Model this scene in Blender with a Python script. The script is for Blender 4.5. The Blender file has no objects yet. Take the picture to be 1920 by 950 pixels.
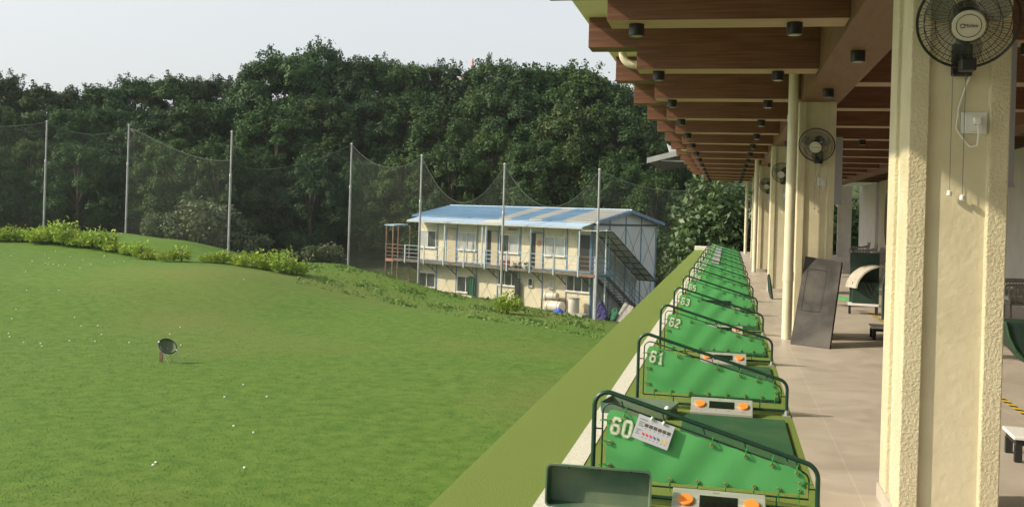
import bpy, math, random
import numpy as np
from mathutils import Vector, Matrix
R = math.radians
SC = bpy.context.scene
COL = SC.collection
rng = np.random.default_rng(7)
random.seed(7)

# ------------------------------------------------------------------ camera frame (real place: x right, y along the row, z up, tee floor z=0)
F_PX, CX, CY, RHO = 1850.0, 960.0, 396.0, 0.030
PSI = math.atan(405 / 1850)
EYE = 1.6
FW = np.array([-math.sin(PSI), math.cos(PSI), 0.0])
RT = np.array([math.cos(PSI), math.sin(PSI), 0.0])
ZZ = np.array([0, 0, 1.0])
CU = ZZ * math.cos(RHO) - RT * math.sin(RHO)
CR = RT * math.cos(RHO) + ZZ * math.sin(RHO)
CAM = np.array([0, 0, EYE])

def at(u, v, d):                      # point d metres in front of the viewpoint
    p = CAM + (FW + CR * ((u - CX) / F_PX) - CU * ((v - CY) / F_PX)) * d
    return p
def ld(lat, d, z=0.0):                # lateral / depth -> world
    p = RT * lat + FW * d
    return np.array([p[0], p[1], z])
def to_ld(x, y):
    return x * RT[0] + y * RT[1], x * FW[0] + y * FW[1]

# ------------------------------------------------------------------ materials
def nn(nt, t, **kw):
    n = nt.nodes.new(t)
    for k, v in kw.items(): setattr(n, k, v)
    return n
MATS = {}
def mat(name, col, col2=None, scale=8.0, detail=4.0, rough=0.6, metal=0.0, bump=0.0, bscale=None, bdist=0.01,
        stretch=(1, 1, 1), spec=0.5, contrast=(0.35, 0.65), rnd=0.0, trans=0.0, col3=None, scale3=0.5, contrast3=(0.45, 0.65), world=False):
    m = bpy.data.materials.new(name); m.use_nodes = True
    nt = m.node_tree; b = nt.nodes['Principled BSDF']
    b.inputs['Roughness'].default_value = rough; b.inputs['Metallic'].default_value = metal
    b.inputs['Specular IOR Level'].default_value = spec
    if world:
        g = nn(nt, 'ShaderNodeNewGeometry'); src = g.outputs['Position']
    else:
        tc = nn(nt, 'ShaderNodeTexCoord'); src = tc.outputs['Object']
    mp = nn(nt, 'ShaderNodeMapping'); mp.inputs['Scale'].default_value = stretch
    nt.links.new(src, mp.inputs['Vector'])
    out = None
    if col2 is not None:
        nz = nn(nt, 'ShaderNodeTexNoise'); nz.inputs['Scale'].default_value = scale; nz.inputs['Detail'].default_value = detail
        nt.links.new(mp.outputs[0], nz.inputs['Vector'])
        rp = nn(nt, 'ShaderNodeValToRGB'); rp.color_ramp.elements[0].position = contrast[0]; rp.color_ramp.elements[1].position = contrast[1]
        rp.color_ramp.elements[0].color = (*col, 1); rp.color_ramp.elements[1].color = (*col2, 1)
        nt.links.new(nz.outputs['Fac'], rp.inputs['Fac']); out = rp.outputs['Color']
    if col3 is not None:
        nz3 = nn(nt, 'ShaderNodeTexNoise'); nz3.inputs['Scale'].default_value = scale3; nz3.inputs['Detail'].default_value = 5
        nt.links.new(mp.outputs[0], nz3.inputs['Vector'])
        r3 = nn(nt, 'ShaderNodeMapRange'); r3.inputs['From Min'].default_value = contrast3[0]; r3.inputs['From Max'].default_value = contrast3[1]
        nt.links.new(nz3.outputs['Fac'], r3.inputs['Value'])
        mx = nn(nt, 'ShaderNodeMix', data_type='RGBA'); nt.links.new(r3.outputs[0], mx.inputs['Factor'])
        nt.links.new(out, mx.inputs['A']); mx.inputs['B'].default_value = (*col3, 1); out = mx.outputs['Result']
    if rnd > 0:
        oi = nn(nt, 'ShaderNodeObjectInfo'); hs = nn(nt, 'ShaderNodeHueSaturation')
        r1 = nn(nt, 'ShaderNodeMapRange'); r1.inputs['To Min'].default_value = 1 - rnd; r1.inputs['To Max'].default_value = 1 + rnd
        r2 = nn(nt, 'ShaderNodeMapRange'); r2.inputs['To Min'].default_value = 0.5 - rnd * .05; r2.inputs['To Max'].default_value = 0.5 + rnd * .03
        nt.links.new(oi.outputs['Random'], r1.inputs['Value']); nt.links.new(oi.outputs['Random'], r2.inputs['Value'])
        nt.links.new(r1.outputs[0], hs.inputs['Value']); nt.links.new(r2.outputs[0], hs.inputs['Hue'])
        if out is None: hs.inputs['Color'].default_value = (*col, 1)
        else: nt.links.new(out, hs.inputs['Color'])
        out = hs.outputs['Color']
    if out is None: b.inputs['Base Color'].default_value = (*col, 1)
    else: nt.links.new(out, b.inputs['Base Color'])
    if bump > 0:
        nb = nn(nt, 'ShaderNodeTexNoise'); nb.inputs['Scale'].default_value = bscale or scale; nb.inputs['Detail'].default_value = 3
        nt.links.new(mp.outputs[0], nb.inputs['Vector'])
        bp = nn(nt, 'ShaderNodeBump'); bp.inputs['Strength'].default_value = bump; bp.inputs['Distance'].default_value = bdist
        nt.links.new(nb.outputs['Fac'], bp.inputs['Height']); nt.links.new(bp.outputs[0], b.inputs['Normal'])
    if trans > 0:
        tl = nn(nt, 'ShaderNodeBsdfTranslucent'); ms = nn(nt, 'ShaderNodeMixShader'); ms.inputs[0].default_value = trans
        if out is None: tl.inputs['Color'].default_value = (*col, 1)
        else: nt.links.new(out, tl.inputs['Color'])
        o = nt.nodes['Material Output']
        nt.links.new(b.outputs[0], ms.inputs[1]); nt.links.new(tl.outputs[0], ms.inputs[2]); nt.links.new(ms.outputs[0], o.inputs['Surface'])
    MATS[name] = m
    return m
M = MATS
# setting
mat('lawn', (.056, .120, .014), (.102, .170, .027), 2.6, 10, .85, bump=.3, bscale=60, bdist=.015, contrast=(.3, .7), spec=.15, col3=(.124, .146, .034), scale3=.07, contrast3=(.46, .74), world=True)
mat('forest_soil', (.035, .045, .018), (.06, .07, .03), 1.2, 6, .95, spec=.1, world=True)
mat('turf', (.116, .172, .034), (.222, .295, .080), 130, 3, .9, bump=.8, bscale=260, bdist=.01, spec=.12, col3=(.17, .238, .055), scale3=1.3, contrast3=(.5, .85), world=True)
mat('white_line', (.50, .50, .41), (.62, .61, .52), 40, 5, .9, bump=.5, bscale=200, spec=.1)
mat('mat_green', (.028, .085, .040), (.046, .125, .060), 90, 5, .95, bump=.8, bscale=240, spec=.1, col3=(.055, .125, .055), scale3=3)
mat('concrete', (.36, .34, .29), (.50, .47, .40), 3, 6, .85, bump=.2, bscale=30)
mat('cream_block', (.70, .66, .54), (.76, .72, .60), 5, 3, .8)
# shelter
mat('stucco', (.60, .545, .375), (.67, .61, .43), 3, 5, .9, bump=1.0, bscale=62, bdist=.016, spec=.2, col3=(.50, .44, .29), scale3=1.4, contrast3=(.55, .85))
for n_ in M['stucco'].node_tree.nodes:
    if n_.type == 'TEX_NOISE' and abs(n_.inputs['Scale'].default_value - 62) < .1: n_.inputs['Detail'].default_value = 6; n_.inputs['Roughness'].default_value = .62
mat('plaster', (.585, .53, .37), (.645, .59, .42), 4, 6, .85, bump=.5, bscale=26, bdist=.006, spec=.2)
mat('skirting', (.42, .38, .31), (.48, .44, .37), 6, 4, .5)
mat('wood', (.115, .048, .028), (.185, .086, .052), 5, 6, .55, stretch=(.35, 9, 9), bump=.1, bscale=8, spec=.35)
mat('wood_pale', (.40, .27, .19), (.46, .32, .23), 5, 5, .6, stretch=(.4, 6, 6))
mat('wood_girder', (.175, .085, .050), (.215, .110, .068), 4, 6, .6, stretch=(4, .5, 4))
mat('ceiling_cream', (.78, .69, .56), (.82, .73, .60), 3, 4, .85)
mat('light_black', (.012, .012, .012), rough=.45)
mat('lens_grey', (.25, .25, .25), rough=.25)
mat('pipe_cream', (.60, .55, .40), (.65, .60, .45), 4, 3, .45)
mat('wall_white', (.50, .49, .44), (.56, .55, .50), 2, 4, .8)
mat('wall_tan', (.42, .38, .28), (.47, .43, .32), 2, 4, .8)
mat('red_pipe', (.45, .03, .025), rough=.4)
mat('grey_panel', (.30, .29, .33), rough=.5)
# stalls
mat('tube_green', (.010, .040, .026), (.014, .052, .033), 12, 3, .32)
mat('panel_green', (.082, .350, .108), (.102, .400, .128), 3, 6, .55, bump=.12, bscale=140, bdist=.004, spec=.3, rnd=.06)
mat('number_cream', (.60, .62, .48), (.78, .78, .64), 60, 4, .8)
mat('brass', (.62, .52, .30), rough=.3, metal=.8)
mat('tie_green', (.02, .22, .04), rough=.4)
mat('steel', (.50, .49, .46), (.58, .57, .54), 4, 3, .42, metal=.55, stretch=(1, 12, 12))
mat('galv', (.33, .35, .34), (.46, .48, .47), 20, 4, .5, metal=.5)
mat('display_black', (.008, .008, .007), rough=.18)
mat('orange', (.85, .25, .045), rough=.4)
mat('ink_grey', (.16, .16, .16), rough=.7)
mat('tray_green', (.045, .105, .070), (.075, .140, .090), 4, 6, .5, bump=.1, bscale=60, col3=(.17, .20, .125), scale3=3, contrast3=(.4, .75))
mat('ball_white', (.80, .79, .74), rough=.35, bump=.25, bscale=220, bdist=.002)
mat('paper', (.53, .55, .62), rough=.6)
mat('flag_red', (.70, .09, .08), rough=.6); mat('flag_blue', (.12, .17, .42), rough=.6); mat('flag_yellow', (.80, .55, .06), rough=.6)
mat('ink_dark', (.06, .055, .04), (.14, .13, .10), 300, 2, .6)
# fans
mat('fan_black', (.012, .012, .012), rough=.35)
mat('fan_hub', (.50, .48, .40), rough=.4)
mat('white_plastic', (.70, .70, .67), rough=.4)
m = mat('fan_blade', (.10, .12, .11), rough=.12, spec=.6)
m.node_tree.nodes['Principled BSDF'].inputs['Alpha'].default_value = .55
# board, furniture
mat('slate', (.035, .033, .030), (.092, .086, .078), 2.6, 7, .75, spec=.2, bump=.2, bscale=40, col3=(.10, .092, .08), scale3=3.0, contrast3=(.50, .72))
mat('dark_green', (.010, .032, .020), (.014, .042, .026), 10, 3, .6)
mat('bag_green', (.06, .095, .04), (.09, .125, .06), 30, 3, .8)
mat('beige_mat', (.34, .31, .25), (.42, .39, .32), 12, 5, .8)
mat('rubber_black', (.014, .014, .014), rough=.7)
mat('rattan', (.16, .145, .12), (.26, .24, .20), 30, 3, .7)
mat('cushion', (.36, .34, .30), (.42, .40, .36), 10, 4, .9)
mat('tape_yellow', (.70, .48, .02), rough=.5)
# prefab house
mat('house_cream', (.66, .60, .42), (.74, .675, .485), .8, 7, .75, bump=.05, bscale=30)
mat('house_grey', (.70, .72, .70), (.76, .78, .76), .8, 6, .7)
mat('frame_blue', (.12, .24, .38), (.20, .33, .48), 3, 5, .5)
mat('frame_pale', (.40, .50, .56), (.50, .60, .65), 3, 5, .5)
mat('roof_blue', (.165, .315, .475), (.26, .42, .56), .35, 6, .5, stretch=(1, 4, 1))
mat('roof_white', (.45, .46, .42), (.56, .55, .50), .8, 6, .6, stretch=(1, 4, 1))
mat('canopy_blue', (.34, .48, .62), (.42, .55, .67), .8, 5, .5)
mat('rust', (.17, .10, .068), (.28, .18, .125), 6, 5, .8)
mat('steel_dark', (.045, .05, .055), (.08, .085, .09), 8, 3, .6)
mat('deck_grey', (.13, .11, .09), (.19, .17, .14), 4, 5, .8)
mat('door_cream', (.52, .45, .30), (.58, .50, .34), 3, 4, .7)
mat('sash_white', (.72, .72, .68), rough=.5)
mat('glass_pale', (.36, .40, .40), (.55, .57, .54), 1.5, 6, .12, spec=.8)
mat('glass_dark', (.025, .03, .032), (.09, .10, .10), 1.2, 5, .10, spec=.8)
mat('black_cloth_and_shade', (.012, .012, .013), (.022, .022, .024), 8, 4, .8)  # garment cloth; also paints the shade inside open doorways
mat('green_cloth', (.015, .11, .05), (.022, .15, .07), 8, 4, .8)
mat('blue_tarp', (.015, .06, .42), (.03, .10, .55), 6, 5, .45)
mat('faded_red', (.42, .16, .095), (.50, .24, .16), 3, 4, .7)
mat('red_plastic', (.42, .10, .075), rough=.5)
mat('tank_white', (.66, .62, .52), (.74, .70, .60), 4, 4, .45)
mat('pot_brown', (.10, .06, .035), (.16, .10, .06), 10, 3, .8)
mat('purple_cloth', (.06, .05, .20), (.09, .07, .26), 6, 3, .7)
mat('plank_grey', (.34, .32, .28), (.44, .42, .37), 5, 4, .8)
# poles, net, vegetation
mat('pole_grey', (.28, .29, .29), (.38, .39, .39), 1.2, 5, .5, metal=.35)
mat('rope_green', (.075, .10, .08), rough=.8)
mat('bark', (.085, .068, .048), (.14, .115, .085), 4, 6, .9, bump=.5, bscale=20)
mat('leaf_dark', (.023, .060, .019), (.042, .092, .028), .55, 5, .6, rnd=.22, trans=.15, spec=.25)
mat('leaf_mid', (.030, .075, .019), (.054, .110, .028), .55, 5, .6, rnd=.22, trans=.18, spec=.25)
mat('leaf_warm', (.038, .083, .018), (.066, .116, .027), .6, 5, .6, rnd=.2, trans=.18, spec=.25)
mat('leaf_pale', (.075, .115, .042), (.125, .160, .065), .8, 5, .6, rnd=.15, trans=.15)
mat('leaf_broad', (.040, .085, .024), (.080, .135, .040), .8, 5, .5, rnd=.25, trans=.2)
mat('leaf_lime', (.20, .32, .028), (.33, .42, .05), 1.5, 5, .6, rnd=.12, trans=.22)
mat('weed', (.080, .165, .028), (.14, .225, .045), 1.0, 5, .7, trans=.15)
mat('orange_tile', (.50, .20, .07), rough=.6)

# transparent woven net: one sheet that lets most light through
m = bpy.data.materials.new('net_mesh'); m.use_nodes = True; nt = m.node_tree
nt.nodes.remove(nt.nodes['Principled BSDF'])
df = nn(nt, 'ShaderNodeBsdfDiffuse'); df.inputs['Color'].default_value = (.07, .085, .07, 1)
tr = nn(nt, 'ShaderNodeBsdfTransparent'); ms = nn(nt, 'ShaderNodeMixShader')
tc = nn(nt, 'ShaderNodeTexCoord'); nz = nn(nt, 'ShaderNodeTexNoise'); nz.inputs['Scale'].default_value = .5
mr = nn(nt, 'ShaderNodeMapRange'); mr.inputs['To Min'].default_value = .10; mr.inputs['To Max'].default_value = .22
nt.links.new(tc.outputs['Object'], nz.inputs['Vector']); nt.links.new(nz.outputs['Fac'], mr.inputs['Value'])
nt.links.new(mr.outputs[0], ms.inputs[0]); nt.links.new(tr.outputs[0], ms.inputs[1]); nt.links.new(df.outputs[0], ms.inputs[2])
nt.links.new(ms.outputs[0], nt.nodes['Material Output'].inputs['Surface']); M['net_mesh'] = m

# floor tiles: brick texture grout + soft marble clouds
m = bpy.data.materials.new('floor_tile'); m.use_nodes = True; nt = m.node_tree; b = nt.nodes['Principled BSDF']
g = nn(nt, 'ShaderNodeNewGeometry')
n1 = nn(nt, 'ShaderNodeTexNoise'); n1.inputs['Scale'].default_value = 2.2; n1.inputs['Detail'].default_value = 7; n1.inputs['Distortion'].default_value = 1.2
rp = nn(nt, 'ShaderNodeValToRGB'); rp.color_ramp.elements[0].position = .3; rp.color_ramp.elements[1].position = .72
rp.color_ramp.elements[0].color = (.375, .328, .268, 1); rp.color_ramp.elements[1].color = (.49, .435, .365, 1)
bk = nn(nt, 'ShaderNodeTexBrick'); bk.offset = 0; bk.inputs['Scale'].default_value = 1
bk.inputs['Mortar Size'].default_value = .006; bk.inputs['Mortar Smooth'].default_value = .3
bk.inputs['Brick Width'].default_value = .8; bk.inputs['Row Height'].default_value = .8
bk.inputs['Color1'].default_value = (.96, .96, .96, 1); bk.inputs['Color2'].default_value = (1, 1, 1, 1); bk.inputs['Mortar'].default_value = (1.12, 1.11, 1.09, 1)
mx = nn(nt, 'ShaderNodeMix', data_type='RGBA', blend_type='MULTIPLY'); mx.inputs['Factor'].default_value = 1
nt.links.new(g.outputs['Position'], n1.inputs['Vector']); nt.links.new(g.outputs['Position'], bk.inputs['Vector'])
nt.links.new(n1.outputs['Fac'], rp.inputs['Fac']); nt.links.new(rp.outputs[0], mx.inputs['A']); nt.links.new(bk.outputs['Color'], mx.inputs['B'])
nt.links.new(mx.outputs['Result'], b.inputs['Base Color'])
rr = nn(nt, 'ShaderNodeMapRange'); rr.inputs['To Min'].default_value = .30; rr.inputs['To Max'].default_value = .48
nt.links.new(n1.outputs['Fac'], rr.inputs['Value']); nt.links.new(rr.outputs[0], b.inputs['Roughness'])
M['floor_tile'] = m

# ------------------------------------------------------------------ mesh builder
class MB:
    def __init__(s): s.v = []; s.f = []; s.m = []; s.cur = 0
    def add(s, vs, fs):
        o = len(s.v); s.v += [tuple(map(float, p)) for p in vs]
        for f in fs: s.f.append(tuple(i + o for i in f)); s.m.append(s.cur)
    def hexa(s, p):          # 8 corners: bottom 4 ccw, top 4 ccw
        s.add(p, [(3, 2, 1, 0), (4, 5, 6, 7), (0, 1, 5, 4), (1, 2, 6, 5), (2, 3, 7, 6), (3, 0, 4, 7)]); return s
    def box(s, x0, x1, y0, y1, z0, z1):
        return s.hexa([(x0, y0, z0), (x1, y0, z0), (x1, y1, z0), (x0, y1, z0), (x0, y0, z1), (x1, y0, z1), (x1, y1, z1), (x0, y1, z1)])
    def prism(s, poly, a, b, axis='z'):    # poly 2-D, extruded from a to b along axis
        n = len(poly)
        def P(p, t):
            return {'z': (p[0], p[1], t), 'y': (p[0], t, p[1]), 'x': (t, p[0], p[1])}[axis]
        vs = [P(p, a) for p in poly] + [P(p, b) for p in poly]
        s.add(vs, [tuple(range(n))[::-1], tuple(range(n, 2 * n))] + [(i, (i + 1) % n, n + (i + 1) % n, n + i) for i in range(n)]); return s
    def tube(s, pts, r, n=8, closed=False, r1=None, cap=True):
        pts = [np.array(p, float) for p in pts]; k = len(pts); vs = []; fs = []
        ref = None
        for i, p in enumerate(pts):
            a = pts[(i - 1) % k] if (closed or i > 0) else p
            c = pts[(i + 1) % k] if (closed or i < k - 1) else p
            t = c - a; t = t / (np.linalg.norm(t) + 1e-12)
            if ref is None:
                ref = np.array([0, 0, 1.0]) if abs(t[2]) < .9 else np.array([1.0, 0, 0])
            u = np.cross(t, ref); u /= (np.linalg.norm(u) + 1e-12); w = np.cross(u, t); ref = w
            rr = r if r1 is None else r + (r1 - r) * i / max(1, k - 1)
            for j in range(n):
                th = 2 * math.pi * j / n; vs.append(p + (u * math.cos(th) + w * math.sin(th)) * rr)
        for i in range(k if closed else k - 1):
            i2 = (i + 1) % k
            for j in range(n):
                fs.append((i * n + j, i * n + (j + 1) % n, i2 * n + (j + 1) % n, i2 * n + j))
        if cap and not closed:
            fs.append(tuple(range(n))[::-1]); fs.append(tuple((k - 1) * n + j for j in range(n)))
        s.add(vs, fs); return s
    def disc(s, c, axis, r, h, n=24):      # short cylinder starting at c along axis
        c = np.array(c, float); a = np.array(axis, float); a /= np.linalg.norm(a)
        return s.tube([c, c + a * h], r, n)
    def lathe(s, c, prof, n=20):           # profile (r,z) about z through c
        vs = []; fs = []; k = len(prof)
        for r, z in prof:
            for j in range(n):
                th = 2 * math.pi * j / n; vs.append((c[0] + r * math.cos(th), c[1] + r * math.sin(th), c[2] + z))
        for i in range(k - 1):
            for j in range(n): fs.append((i * n + j, i * n + (j + 1) % n, (i + 1) * n + (j + 1) % n, (i + 1) * n + j))
        fs.append(tuple(range(n))[::-1]); fs.append(tuple((k - 1) * n + j for j in range(n)))
        s.add(vs, fs); return s
    def ball(s, c, r, n=12, m=8):
        vs = []; fs = []
        for i in range(m + 1):
            ph = math.pi * i / m
            for j in range(n):
                th = 2 * math.pi * j / n
                vs.append((c[0] + r * math.sin(ph) * math.cos(th), c[1] + r * math.sin(ph) * math.sin(th), c[2] + r * math.cos(ph)))
        for i in range(m):
            for j in range(n): fs.append((i * n + j, (i + 1) * n + j, (i + 1) * n + (j + 1) % n, i * n + (j + 1) % n))
        s.add(vs, fs); return s
    def build(s, name, ms, parent=None, smooth=False, bevel=0.0, off=None, seg=2):
        if off is not None: s.v = [(x - off[0], y - off[1], z - off[2]) for x, y, z in s.v]
        me = bpy.data.meshes.new(name); me.from_pydata(s.v, [], s.f)
        ms = ms if isinstance(ms, (list, tuple)) else [ms]
        for q in ms: me.materials.append(M[q])
        if len(ms) > 1: me.polygons.foreach_set('material_index', s.m)
        if smooth:
            me.polygons.foreach_set('use_smooth', [True] * len(me.polygons)); me.set_sharp_from_angle(angle=R(40))
        me.update()
        o = bpy.data.objects.new(name, me); COL.objects.link(o)
        if parent is not None: o.parent = parent
        if bevel:
            bv = o.modifiers.new('bevel', 'BEVEL'); bv.width = bevel; bv.segments = seg; bv.limit_method = 'ANGLE'; bv.angle_limit = R(50)
        return o
def tag(o, label=None, cat=None, group=None, kind=None):
    if label: o['label'] = label
    if cat:
        o['category'] = cat
        if not kind: o['kind'] = 'thing'
    if group: o['group'] = group
    if kind: o['kind'] = kind
    return o
def thing(name, label, cat, loc=(0, 0, 0), rz=0.0, group=None):
    o = bpy.data.objects.new(name, None); COL.objects.link(o); o.empty_display_size = .1
    o.location = tuple(map(float, loc)); o.rotation_euler = (0, 0, rz)
    return tag(o, label, cat, group)
KIDS = {}
def kids(o): return [c for c in bpy.data.objects if c.parent == o]
def copy_tree(o, parent=None):
    c = o.copy(); COL.objects.link(c); c.parent = parent
    for ch in kids(o): copy_tree(ch, c)
    return c
ORD = ['first', 'second', 'third', 'fourth', 'fifth', 'sixth', 'seventh', 'eighth', 'ninth', 'tenth', 'eleventh', 'twelfth', 'thirteenth',
       'fourteenth', 'fifteenth', 'sixteenth', 'seventeenth', 'eighteenth', 'nineteenth', 'twentieth', 'twenty-first', 'twenty-second', 'twenty-third', 'twenty-fourth']

# ------------------------------------------------------------------ world, sun, camera
SUN = np.array([1.0, .35, -.72]); SUN /= np.linalg.norm(SUN)
el = math.asin(-SUN[2]); az = math.atan2(-SUN[0], -SUN[1])        # compass angle from +Y towards +X
w = bpy.data.worlds.new('World'); SC.world = w; w.use_nodes = True; nt = w.node_tree
sky = nn(nt, 'ShaderNodeTexSky', sky_type='NISHITA'); sky.sun_disc = False
sky.sun_elevation = el; sky.sun_rotation = az; sky.air_density = 1.2; sky.dust_density = 4.0; sky.ozone_density = 1.0
hs = nn(nt, 'ShaderNodeHueSaturation'); hs.inputs['Saturation'].default_value = .42
nt.links.new(sky.outputs[0], hs.inputs['Color'])
hz = nn(nt, 'ShaderNodeMix', data_type='RGBA'); tcw = nn(nt, 'ShaderNodeTexCoord'); sxz = nn(nt, 'ShaderNodeSeparateXYZ'); hr = nn(nt, 'ShaderNodeMapRange')      # haze whitening the sky, thicker low down
hr.inputs['From Max'].default_value = .30; hr.inputs['To Min'].default_value = .80; hr.inputs['To Max'].default_value = .48
nt.links.new(tcw.outputs['Generated'], sxz.inputs[0]); nt.links.new(sxz.outputs['Z'], hr.inputs['Value']); nt.links.new(hr.outputs[0], hz.inputs['Factor'])
hz.inputs['B'].default_value = (2.85, 2.95, 3.02, 1)
nt.links.new(hs.outputs[0], hz.inputs['A']); nt.links.new(hz.outputs['Result'], nt.nodes['Background'].inputs['Color'])
nt.nodes['Background'].inputs['Strength'].default_value = .15
sl = bpy.data.lights.new('sun', 'SUN'); sl.energy = 3.0; sl.angle = R(.8); sl.color = (1.0, .87, .67)
so = bpy.data.objects.new('sun', sl); COL.objects.link(so)
so.rotation_euler = Vector(SUN).to_track_quat('-Z', 'Y').to_euler(); so.location = (-40, -20, 40)
cd = bpy.data.cameras.new('camera'); cam = bpy.data.objects.new('camera', cd); COL.objects.link(cam); SC.camera = cam
cd.sensor_width = 36; cd.lens = 36 * F_PX / 1920; cd.shift_y = -(475 - CY) / 1920; cd.clip_end = 2000; cd.clip_start = .05
mw = Matrix.Identity(4)
for i in range(3): mw[i][0] = CR[i]; mw[i][1] = CU[i]; mw[i][2] = -FW[i]; mw[i][3] = CAM[i]
cam.matrix_world = mw
vs = SC.view_settings; vs.view_transform = 'Standard'; vs.look = 'None'; vs.gamma = 1; vs.exposure = 0.8; vs.use_curve_mapping = False
SC.cycles.use_denoising = True
SC.cycles.max_bounces = 8; SC.cycles.transparent_max_bounces = 12
SC.cycles.sample_clamp_indirect = 6

HZ = MB().box(-700, 700, -700, 700, -40, 60).build('haze', 'concrete'); tag(HZ, kind='stuff', label='thin warm afternoon haze over the whole place')
hm_ = bpy.data.materials.new('haze_air'); hm_.use_nodes = True; hm_.node_tree.nodes.remove(hm_.node_tree.nodes['Principled BSDF'])
pv = nn(hm_.node_tree, 'ShaderNodeVolumePrincipled'); pv.inputs['Color'].default_value = (.86, .92, .95, 1); pv.inputs['Density'].default_value = .0002; pv.inputs['Anisotropy'].default_value = .2
hm_.node_tree.links.new(pv.outputs[0], hm_.node_tree.nodes['Material Output'].inputs['Volume']); HZ.data.materials.clear(); HZ.data.materials.append(hm_)

# ------------------------------------------------------------------ terrain
CP = []   # (lat, D, z)
def cp(u, v, d):
    p = at(u, v, d); l, dd = to_ld(p[0], p[1]); CP.append((l, dd, p[2]))
for u, v, d in [(0, 950, 16.2), (795, 950, 16.9), (400, 800, 22.5), (0, 780, 23), (315, 670, 32), (700, 700, 31), (900, 680, 33.5), (1000, 640, 40),
                (0, 620, 38), (300, 570, 45), (600, 600, 46), (800, 610, 45), (0, 517, 51), (200, 512, 52), (420, 505, 53), (0, 482, 58), (200, 490, 58),
                (0, 452, 65), (90, 455, 65), (190, 464, 64), (270, 484, 62), (340, 488, 61), (420, 494, 62), (480, 500, 62), (540, 512, 61), (640, 530, 60.5),
                (760, 556, 59), (860, 574, 56.5), (940, 584, 54.5), (1040, 600, 52.5), (1140, 612, 51.0), (1120, 603, 54.5),
                (350, 448, 68), (270, 446, 70), (428, 478, 68), (652, 491, 71.5), (782, 530, 66), (938, 562, 61.5), (1116, 602, 57), (720, 515, 66),
                (560, 494, 70), (82, 436, 76), (236, 436, 76)]:
    cp(u, v, d)
for l, d, z in [(5, 62, -4.86), (-1, 66, -4.86), (-6, 71, -4.86), (10, 62, -4.86), (9, 70, -4.86), (0, 76, -4.86), (12, 50, -4.9), (14, 75, -4.6), (-2, 82, -4.0), (10, 84, -3.6),
                (-9, 74, -4.2), (-14, 78, -4.0), (-24, 84, -3.0), (-34, 86, -2.0), (-46, 82, -2.0), (-40, 60, -1.0), (-30, 30, -3.2), (-50, 55, -1.0),
                (-10, 4, -3.5), (0, 8, -3.6), (-40, 5, -3.5), (-60, 100, 1.0), (-30, 104, 2.0), (0, 104, 2.0), (20, 100, 1.0), (-60, 130, 7), (-20, 135, 8), (30, 130, 6), (40, 60, -3)]:
    CP.append((l, d, z))
CP = np.array(CP)
def tps(r2): return np.where(r2 > 1e-9, r2 * np.log(np.maximum(r2, 1e-9)) * .5, 0)
_n = len(CP)
_r2 = ((CP[:, None, :2] - CP[None, :, :2]) ** 2).sum(-1)
_A = np.zeros((_n + 3, _n + 3)); _A[:_n, :_n] = tps(_r2) + np.eye(_n) * 6.0
_A[:_n, _n] = 1; _A[:_n, _n + 1:] = CP[:, :2]; _A[_n, :_n] = 1; _A[_n + 1:, :_n] = CP[:, :2].T
_W = np.linalg.solve(_A, np.r_[CP[:, 2], 0, 0, 0])
def ground(l, d):
    l = np.clip(np.atleast_1d(np.asarray(l, float)), -75, 48); d = np.clip(np.atleast_1d(np.asarray(d, float)), 2, 140)
    r2 = (l[:, None] - CP[None, :, 0]) ** 2 + (d[:, None] - CP[None, :, 1]) ** 2
    z = tps(r2) @ _W[:_n] + _W[_n] + l * _W[_n + 1] + d * _W[_n + 2]
    return np.clip(z, -5.5, 12)
def gz(l, d): return float(ground(l, d)[0])
def on_ground(u, v, d0=8.0, d1=120.0):   # where the sight line meets the lawn
    ds = np.arange(d0, d1, .1); pts = np.array([at(u, v, d) for d in ds]); l = pts @ RT; dd = pts @ FW
    g_ = ground(l, dd); k = np.argmax(pts[:, 2] < g_)
    return pts[k]
POLES = [(85, 228, 430, 76), (239, 235, 430, 76), (431, 247, 478, 68), (656, 270, 490, 71.5), (787, 292, 528, 66), (942, 308, 560, 61.5), (1119, 318, 600, 57)]
_pl = np.array([-90, -40] + [to_ld(*at(u, v1, d)[:2])[0] for u, v0, v1, d in POLES] + [9, 40]); _pd = np.array([80, 79] + [p[3] for p in POLES] + [52, 40])
def edge_d(l): return np.interp(l, _pl, _pd) + 2.5
ls = np.r_[np.linspace(-380, -80, 9), np.linspace(-74, 46, 161), np.linspace(60, 380, 8)]
dsn = np.r_[-200, -100, np.linspace(-20, 2, 6), np.linspace(3, 106, 207), np.linspace(110, 140, 11), 180, 300, 480]
LL, DD = np.meshgrid(ls, dsn, indexing='ij'); ZG = ground(LL.ravel(), DD.ravel()).reshape(LL.shape)
WX = LL * RT[0] + DD * FW[0]; WY = LL * RT[1] + DD * FW[1]
nl, nd = LL.shape
for nm, matn, keep in (('lawn', 'lawn', lambda l, d: d < edge_d(l)), ('woodland_ground', 'forest_soil', lambda l, d: d >= edge_d(l))):
    mb = MB(); mb.v = [tuple(p) for p in np.stack([WX.ravel(), WY.ravel(), ZG.ravel()], -1)]
    for i in range(nl - 1):
        for j in range(nd - 1):
            if keep(.5 * (LL[i, j] + LL[i + 1, j]), .5 * (DD[i, j] + DD[i, j + 1])):
                mb.f.append((i * nd + j, (i + 1) * nd + j, (i + 1) * nd + j + 1, i * nd + j + 1)); mb.m.append(0)
    used = sorted({k for f in mb.f for k in f}); rm = {k: i for i, k in enumerate(used)}
    mb.v = [mb.v[k] for k in used]; mb.f = [tuple(rm[k] for k in f) for f in mb.f]
    tag(mb.build(nm, matn, smooth=True), kind='structure')

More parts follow.
